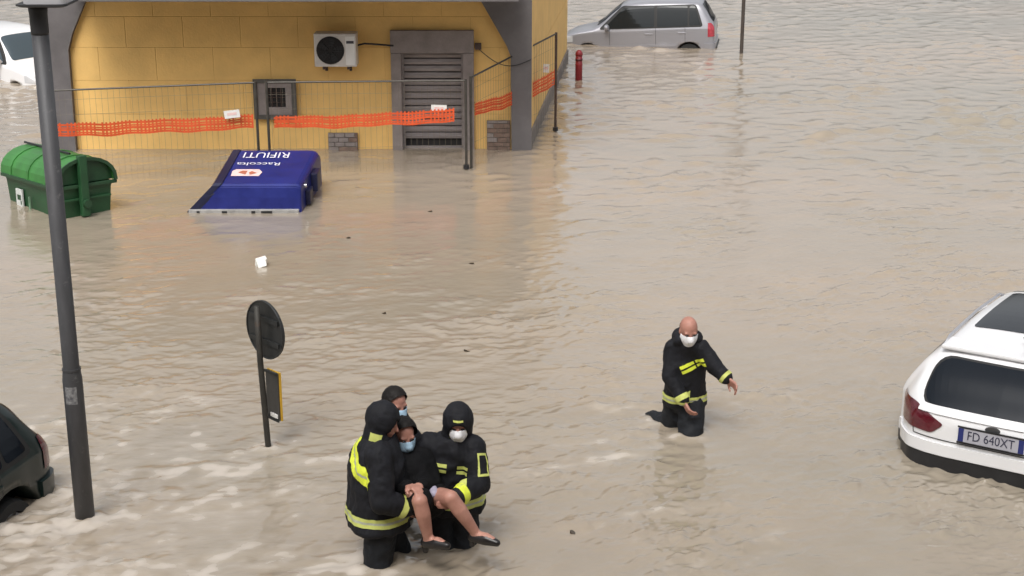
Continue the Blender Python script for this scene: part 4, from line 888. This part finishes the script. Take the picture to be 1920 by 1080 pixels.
# --- carried woman
J5 = dict(pelvis=(-0.645, 10.22, 0.46), chest=(-0.72, 10.30, 0.66), neck=(-0.785, 10.36, 0.795), head=(-0.792, 10.355, 0.90), shL=(-0.64, 10.36, 0.74), shR=(-0.84, 10.22, 0.73),
          elL=(-0.575, 10.22, 0.575), haL=(-0.66, 10.06, 0.645), elR=(-0.80, 10.06, 0.60), haR=(-0.745, 10.01, 0.665), hipL=(-0.57, 10.20, 0.48), hipR=(-0.68, 10.14, 0.48),
          knL=(-0.435, 9.93, 0.605), knR=(-0.655, 9.89, 0.60), anL=(-0.262, 9.97, 0.31), anR=(-0.600, 9.93, 0.285), toeL=(-0.135, 9.90, 0.285), toeR=(-0.485, 9.84, 0.29), seated=(0, 0, 0))
wm = person('bare legged woman in black with a blue mask, carried by the firefighters', J5, (0.35, -0.94), (0.45, -0.9), 0.15, outfit='woman', hood=False, hair='long', mask=MASKB, seed=9.9, body_skin=SKINL, hands={'L': ((-0.45, -0.75, 0.15), (0, -0.1, -1), 1, 0.5), 'R': ((0.55, -0.6, 0.1), (0, -0.1, -1), -1, 0.5)})
V = {k: Vector(v) for k, v in J5.items()}; l5 = Vector((0.94, 0.35, 0)); f5 = Vector((0.35, -0.94, 0))
tb = NB(); caps(tb, V['pelvis'], 0.155, V['chest'], 0.145, 16); caps(tb, V['chest'], 0.14, V['neck']-Vector((0, 0, 0.04)), 0.085, 14)
for s in 'LR':
    caps(tb, V['neck']-Vector((0, 0, 0.05)), 0.07, V['sh'+s], 0.075); caps(tb, V['sh'+s], 0.074, V['el'+s], 0.058); caps(tb, V['el'+s], 0.057, V['ha'+s].lerp(V['el'+s], 0.12), 0.044)
tme = fuse(tb, 0.0105, 4); crumple(tme, 0.008, 10, 2.2); obj('jacket', tme, BLKCL, wm, world=True, smooth=True)
tb = NB(); caps(tb, V['pelvis'], 0.15, V['pelvis'].lerp(V['hipL'], 0.5), 0.145)
caps(tb, V['hipR'], 0.118, V['hipR'].lerp(V['knR'], 0.70), 0.098); caps(tb, V['hipL'], 0.108, V['hipL'].lerp(V['knL'], 0.22), 0.098)
tme = fuse(tb, 0.0105, 4); crumple(tme, 0.006, 10, 4.2); obj('skirt', tme, BLKCL, wm, world=True, smooth=True)
tb = NB(); caps(tb, V['hipL'].lerp(V['knL'], 0.25)+Vector((-0.035, -0.01, 0.055)), 0.045, V['hipL'].lerp(V['knL'], 0.42)+Vector((-0.045, -0.03, 0.045)), 0.035); tme = fuse(tb, 0.008, 3); obj('slip_hem', tme, LILAC, wm, world=True, smooth=True)
for s in 'LR':
    a, t_ = V['an'+s], V['toe'+s]; dd = (t_-a).normalized(); sb_ = NB()
    heel = a - dd*0.025 - Vector((0, 0, 0.04))
    caps(sb_, heel, 0.040, a.lerp(t_, 0.62)-Vector((0, 0, 0.014)), 0.046); caps(sb_, a.lerp(t_, 0.62)-Vector((0, 0, 0.014)), 0.046, t_+dd*0.03-Vector((0, 0, 0.008)), 0.028)
    caps(sb_, heel+Vector((0, 0, 0.02)), 0.034, heel, 0.036)
    sme = fuse(sb_, 0.0075, 3); so_ = obj('shoe', sme, SHOE, wm, world=True, smooth=True)
    hb5 = NB(); tube(hb5, [heel-Vector((0, 0, 0.02)), heel-Vector((0, 0, 0.075))-dd*0.005], 0.02, 10, radii=[0.026, 0.019]); obj('heel', hb5, SHOE, so_, world=True)

# ------------------------------------------------------------------ floating litter
p = gnd(490, 497)
bm = NB(); box(bm, -0.065, 0.06, -0.05, 0.05, -0.03, 0.085, 0.006)
for v in bm.verts: v.co.x += 0.015*math.sin(v.co.z*30); v.co.z += 0.12*v.co.x
cbx = obj('carton', bm, PAPER); cbx.location = p; cbx.rotation_euler = (R(8), R(-6), R(20)); tag(cbx, 'crumpled white carton floating below the blue dumpster', 'carton')
bm = NB(); q = [(-0.06, -0.052, 0.08), (0.05, -0.052, 0.085), (0.045, -0.11, 0.03), (-0.055, -0.115, 0.02)]; loft(bm, [[Vector(v) for v in q], [Vector(v)+Vector((0, 0.002, 0.005)) for v in q]]); obj('flap', bm, PAPER, cbx)
for px, py, sz, lb in ((876, 659, 0.05, 'dark wet leaf floating above the carrying group'), (1074, 1000, 0.032, 'dark leaf scrap floating right of the dangling shoes'), (806, 397, 0.05, 'dark leaf floating right of the blue dumpster, under the shutter door'), (653, 447, 0.045, 'dark leaf floating between the blue dumpster and the open water'), (720, 588, 0.035, 'tiny dark leaf floating right of the round sign'), (884, 495, 0.05, 'faint dark leaf floating in the middle of the flood')):
    sz *= 0.65; p = gnd(px, py); bm = NB(); n = 10; a0 = random.uniform(0, 6)
    P_ = [Vector((sz*math.cos(2*math.pi*k/n)*(1+0.2*math.sin(3*k)), sz*0.55*math.sin(2*math.pi*k/n), 0.012+0.012*math.cos(2*math.pi*k/n+a0))) for k in range(n)]
    loft(bm, [[v-Vector((0, 0, 0.03)) for v in P_], P_]); o = obj('leaf', bm, LEAF); o.location = p; o.rotation_euler = (0, 0, random.uniform(-0.4, 0.4)); tag(o, lb, 'leaf', 'scraps of leaf on the water')

# ------------------------------------------------------------------ flood water
def spectrum(N, Lm, kdir, spread, lam0, lo, seed, lam_max=1.6):
    r = np.random.default_rng(seed); k1 = np.fft.fftfreq(N, Lm/N)*2*np.pi; KX, KY = np.meshgrid(k1, k1, indexing='xy'); K = np.hypot(KX, KY)+1e-9
    k0 = 2*np.pi/lam0; ang = np.arctan2(KY, KX); dth = np.angle(np.exp(1j*(ang-kdir)))
    S = (K/k0)**2*np.exp(-1.25*(k0/K)**-0.0)*0 + np.exp(-0.5*(np.log(K/k0)/0.62)**2)/K**1.3
    D = np.exp(-0.5*(dth/spread)**2) + 0.10
    S = S*D*(K > 2*np.pi/lam_max)*(K < 2*np.pi/lo)
    h = np.fft.ifft2((r.normal(size=(N, N)) + 1j*r.normal(size=(N, N)))*np.sqrt(S)).real
    gx = np.gradient(h, Lm/N, axis=1); gy = np.gradient(h, Lm/N, axis=0)
    return (h/np.sqrt((gx**2+gy**2).mean())).astype(np.float32)          # unit rms slope
def samp(h, Lm, X, Y, rot=0.0):
    N = h.shape[0]; c, s = math.cos(rot), math.sin(rot); u = (c*X+s*Y)/Lm*N; v = (-s*X+c*Y)/Lm*N
    i = np.floor(u).astype(int); j = np.floor(v).astype(int); fu = u-i; fv = v-j; i0 = i % N; i1 = (i+1) % N; j0 = j % N; j1 = (j+1) % N
    return h[j0, i0]*(1-fu)*(1-fv)+h[j0, i1]*fu*(1-fv)+h[j1, i0]*(1-fu)*fv+h[j1, i1]*fu*fv
def sm(a, b, x): t = np.clip((x-a)/(b-a), 0, 1); return t*t*(3-2*t)
NR, NC = 1000, 760
sc = np.linspace(1330, -40, NR)                              # rows spaced by viewing distance
ang = R(PITCH)+np.arctan((sc-540)/FPX); Yr = CAM_H/np.tan(ang)
u = np.linspace(-0.47, 0.47, NC)
Y = np.repeat(Yr[:, None], NC, 1); X = u[None, :]*(Y+1.0)
wob = 0.6*np.sin(X*0.9+Y*0.35)+0.5*np.sin(X*0.37-Y*0.6+1.3)
near = [spectrum(1024, 11.3, R(105), 0.55, 0.34, 0.05, 3), spectrum(1024, 8.7, R(138), 0.45, 0.30, 0.05, 5), spectrum(512, 17.0, R(100), 0.7, 0.9, 0.25, 8, 3.5)]
far = [spectrum(512, 13.1, R(100), 0.55, 0.55, 0.30, 13)]
# how lively the water is: calm in the lee of the building, choppy in the street and near the wading people
lee = sm(13.5, 19, Y)*(1-sm(0.2, 2.2, X-0.10*(Y-19)))*(1-sm(25, 30, Y))
diag = np.clip(sm(0.4, 3.0, X+wob*0.4)*(1-sm(24, 34, Y))*0.9 + sm(13.5, 10.5, Y)*0.75, 0, 1)
farf = sm(16, 27, Y)
H = (samp(near[0], 11.3, X+0.1*wob, Y, 0.0)*0.15*(1-diag) + samp(near[1], 8.7, X, Y+0.1*wob, 0.0)*0.19*diag)
H = H*(1-farf) + samp(far[0], 13.1, X, Y)*0.16*farf
H += samp(near[2], 17.0, X, Y, 0.3)*0.045
gn = samp(near[2], 60.0, X, Y*0.8, 1.1); gn = gn/gn.std(); gust = np.clip(0.80+0.36*gn, 0.30, 1.45)
amp = (1-0.58*lee)*gust*(1-0.35*sm(26, 36, Y))
sg_ = 0.010; H = H + 0.22*(np.clip(H/sg_, -3, 3)**2-1)*sg_
H *= amp
foam = np.zeros_like(H)
def wake(px, py, r, amp_, foam_, tail, tdir=(-0.85, -0.5), xy=None):
    global H, foam
    p = gnd(px, py) if xy is None else Vector((xy[0], xy[1], 0)); dx, dy = X-p.x, Y-p.y; d = np.hypot(dx, dy)
    t = Vector((tdir[0], tdir[1], 0)).normalized(); a = dx*t.x+dy*t.y; b = -dx*t.y+dy*t.x
    H += amp_*np.exp(-(d-r)**2/(2*(0.05)**2)) + 0.5*amp_*np.cos((d-r)*2*np.pi/0.22)*np.exp(-np.maximum(d-r, 0)/0.45)*(d > r*0.8)
    wdt = r*0.9+0.22*np.maximum(a, 0)
    tl = np.exp(-(b/wdt)**2)*np.clip(a/0.2, 0, 1)*np.exp(-np.maximum(a, 0)/tail)
    H += amp_*1.3*tl*np.sin(b*26+a*9)*0.6
    foam += foam_*(tl + 0.8*np.exp(-((d-r)/0.07)**2))
wake(160, 972, 0.09, 0.010, 0.55, 0.9); wake(503, 838, 0.05, 0.012, 0.75, 1.3)
wake(0, 0, 0.15, 0.012, 0.7, 1.0, xy=(-0.97, 10.1)); wake(0, 0, 0.15, 0.010, 0.5, 0.8, xy=(-0.93, 10.34)); wake(0, 0, 0.2, 0.010, 0.5, 0.9, xy=(-0.44, 10.42))
wake(0, 0, 0.11, 0.012, 0.7, 0.7, xy=(1.565, 12.5)); wake(0, 0, 0.12, 0.010, 0.5, 0.8, xy=(1.36, 12.84)); wake(0, 0, 0.12, 0.008, 0.4, 0.5, xy=(-0.9, 10.75))
wake(60, 950, 0.35, 0.014, 0.8, 1.2, (0.3, -1)); wake(1085, 152, 0.09, 0.004, 0.15, 0.5); wake(1705, 868, 0.25, 0.006, 0.15, 0.8)
wake(1042, 243, 0.05, 0.004, 0.15, 0.5); wake(1390, 100, 0.05, 0.004, 0.1, 0.5)
# long swells trailing between the two parties
for (x0, y0, x1, y1, a_) in ((-0.1, 12.9, 3.2, 13.6, 0.018), (-2.2, 11.9, -0.4, 12.3, 0.014), (-3.2, 10.9, -1.2, 11.5, 0.016), (-3.6, 9.9, -1.4, 10.4, 0.012), (0.2, 10.6, 2.0, 11.4, 0.012), (0.6, 9.6, 2.4, 10.9, 0.012), (-4.6, 12.6, -2.9, 13.2, 0.012), (-3.9, 13.6, -2.4, 13.3, 0.010), (-1.9, 12.2, -0.2, 13.0, 0.014), (-0.3, 11.6, 1.3, 12.2, 0.012), (-2.9, 11.6, -2.0, 11.9, 0.014)):
    L_ = math.hypot(x1-x0, y1-y0); tx, ty = (x1-x0)/L_, (y1-y0)/L_; a = (X-x0)*tx+(Y-y0)*ty; b = -(X-x0)*ty+(Y-y0)*tx + 0.05*np.sin(a*5+x0)+0.03*np.sin(a*13)
    e = sm(0, 0.25*L_, a)*(1-sm(0.75*L_, L_, a)); H += 0.8*a_*e*(np.exp(-(b/0.11)**2)-0.6*np.exp(-((b+0.2)/0.14)**2)); foam += 0.55*e*np.exp(-((b+0.06)/0.12)**2)*np.clip(0.75+0.3*np.sin(a*7.3+x0*5), 0, 1)
# turbid foam near the lower left, broken into patches
fn = samp(near[2], 9.0, X, Y, 0.7); fn = fn/fn.std(); fn2 = samp(near[0], 11.3, X*0.7, Y, 0.4); fn2 = fn2/fn2.std()
leftf = sm(-0.2, -3.0, X)*sm(14.5, 11.5, Y)
foam = foam*np.clip(0.55+0.45*fn2, 0, 1.6) + leftf*np.clip(fn-0.5, 0, 1.6)*np.clip(0.4+0.5*fn2, 0, 1)*0.28 + leftf*np.clip(0.34+0.10*fn+0.05*fn2, 0.1, 0.6)
foam += np.clip(fn-1.15, 0, 1)*np.clip(fn2, 0, 1.5)*0.16*(1-lee)
foam = np.clip(foam, 0, 1)
# damp waves at the far edge and margins
edge = sm(-40, 10, sc)[:, None]*(1-sm(0.42, 0.47, np.abs(u)))[None, :]*sm(1330, 1290, sc)[:, None]; H *= edge
co = np.empty((NR*NC + 8, 3), np.float32); co[:NR*NC, 0] = X.ravel(); co[:NR*NC, 1] = Y.ravel(); co[:NR*NC, 2] = H.ravel()
ii = (np.arange(NR-1)[:, None]*NC + np.arange(NC-1)[None, :]).ravel(); quads = np.stack([ii, ii+1, ii+1+NC, ii+NC], 1)
# plain sheet beyond, joined to the four corners of the lively part
c00, c10, c11, c01 = 0, NC-1, NR*NC-1, (NR-1)*NC
o_ = NR*NC; co[o_:o_+4] = ((-800, -800, 0), (800, -800, 0), (800, 1400, 0), (-800, 1400, 0))
co[o_+4:] = 0
extra = np.array([[o_, o_+1, c10, c00], [o_+1, o_+2, c11, c10], [o_+2, o_+3, c01, c11], [o_+3, o_, c00, c01]]); co = co[:o_+4]
quads = np.concatenate([quads, extra]); me = bpy.data.meshes.new('water')
me.vertices.add(len(co)); me.vertices.foreach_set('co', co.ravel()); me.loops.add(quads.size); me.loops.foreach_set('vertex_index', quads.ravel().astype(np.int32))
me.polygons.add(len(quads)); me.polygons.foreach_set('loop_start', np.arange(0, quads.size, 4, dtype=np.int32)); me.polygons.foreach_set('use_smooth', np.ones(len(quads), bool))
me.update(calc_edges=True); me.validate()
at_ = me.attributes.new('foam', 'FLOAT', 'POINT'); fv = np.zeros(len(co), np.float32); fv[:NR*NC] = foam.ravel(); at_.data.foreach_set('value', fv)
wm_ = bpy.data.materials.new('flood_water'); wm_.use_nodes = True; t = wm_.node_tree; b = t.nodes['Principled BSDF']
geo = t.nodes.new('ShaderNodeNewGeometry')
def noise_node(scale, detail, vec, rough=0.6):
    n_ = t.nodes.new('ShaderNodeTexNoise'); n_.inputs['Scale'].default_value = scale; n_.inputs['Detail'].default_value = detail; n_.inputs['Roughness'].default_value = rough; t.links.new(vec, n_.inputs['Vector']); return n_
mp = t.nodes.new('ShaderNodeMapping'); mp.inputs['Scale'].default_value = (0.7, 1.0, 1.0); mp.inputs['Rotation'].default_value = (0, 0, R(-20)); t.links.new(geo.outputs['Position'], mp.inputs[0])
n1 = noise_node(0.16, 4, mp.outputs[0]); n2 = noise_node(2.2, 5, mp.outputs[0])
rp = t.nodes.new('ShaderNodeValToRGB'); rp.color_ramp.elements[0].position = 0.36; rp.color_ramp.elements[1].position = 0.64
rp.color_ramp.elements[0].color = (0.335, 0.290, 0.225, 1); rp.color_ramp.elements[1].color = (0.400, 0.322, 0.243, 1); t.links.new(n1.outputs['Fac'], rp.inputs[0])
m2 = t.nodes.new('ShaderNodeMix'); m2.data_type = 'RGBA'; m2.blend_type = 'MULTIPLY'; m2.inputs[0].default_value = 0.22; t.links.new(rp.outputs[0], m2.inputs[6]); t.links.new(n2.outputs['Fac'], m2.inputs[7])
fa = t.nodes.new('ShaderNodeAttribute'); fa.attribute_name = 'foam'
mp2 = t.nodes.new('ShaderNodeMapping'); mp2.inputs['Scale'].default_value = (2.6, 9, 1); mp2.inputs['Rotation'].default_value = (0, 0, R(-18)); t.links.new(geo.outputs['Position'], mp2.inputs[0]); n4 = noise_node(1.0, 6, mp2.outputs[0], 0.7)
ml = t.nodes.new('ShaderNodeMath'); ml.operation = 'MULTIPLY_ADD'; ml.inputs[1].default_value = 2.2; ml.inputs[2].default_value = -0.95
t.links.new(n4.outputs['Fac'], ml.inputs[0]); ad = t.nodes.new('ShaderNodeMath'); ad.operation = 'ADD'; ad.use_clamp = True; t.links.new(fa.outputs['Fac'], ad.inputs[0]); t.links.new(ml.outputs[0], ad.inputs[1])
mu = t.nodes.new('ShaderNodeMath'); mu.operation = 'MULTIPLY'; mu.use_clamp = True; t.links.new(ad.outputs[0], mu.inputs[0]); t.links.new(fa.outputs['Fac'], mu.inputs[1])
m3 = t.nodes.new('ShaderNodeMix'); m3.data_type = 'RGBA'; m3.inputs[7].default_value = (0.50, 0.445, 0.385, 1); t.links.new(m2.outputs[2], m3.inputs[6]); t.links.new(mu.outputs[0], m3.inputs[0])
t.links.new(m3.outputs[2], b.inputs['Base Color'])
b.inputs['IOR'].default_value = 1.45; b.inputs['Specular IOR Level'].default_value = 0.6; b.inputs['Coat Weight'].default_value = 0.42; b.inputs['Coat Roughness'].default_value = 0.08; b.inputs['Coat IOR'].default_value = 1.45
mr = t.nodes.new('ShaderNodeMapRange'); mr.inputs['To Min'].default_value = 0.06; mr.inputs['To Max'].default_value = 0.5; t.links.new(mu.outputs[0], mr.inputs[0]); t.links.new(mr.outputs[0], b.inputs['Roughness'])
mp3 = t.nodes.new('ShaderNodeMapping'); mp3.inputs['Scale'].default_value = (9, 20, 1); mp3.inputs['Rotation'].default_value = (0, 0, R(12)); t.links.new(geo.outputs['Position'], mp3.inputs[0]); n5 = noise_node(1.0, 3, mp3.outputs[0])
bp = t.nodes.new('ShaderNodeBump'); bp.inputs['Strength'].default_value = 0.5; bp.inputs['Distance'].default_value = 0.006; t.links.new(n5.outputs['Fac'], bp.inputs['Height']); t.links.new(bp.outputs[0], b.inputs['Normal']); t.links.new(bp.outputs[0], b.inputs['Coat Normal'])
me.materials.append(wm_); wo = bpy.data.objects.new('water', me); C.objects.link(wo); tag(wo, kind='structure')
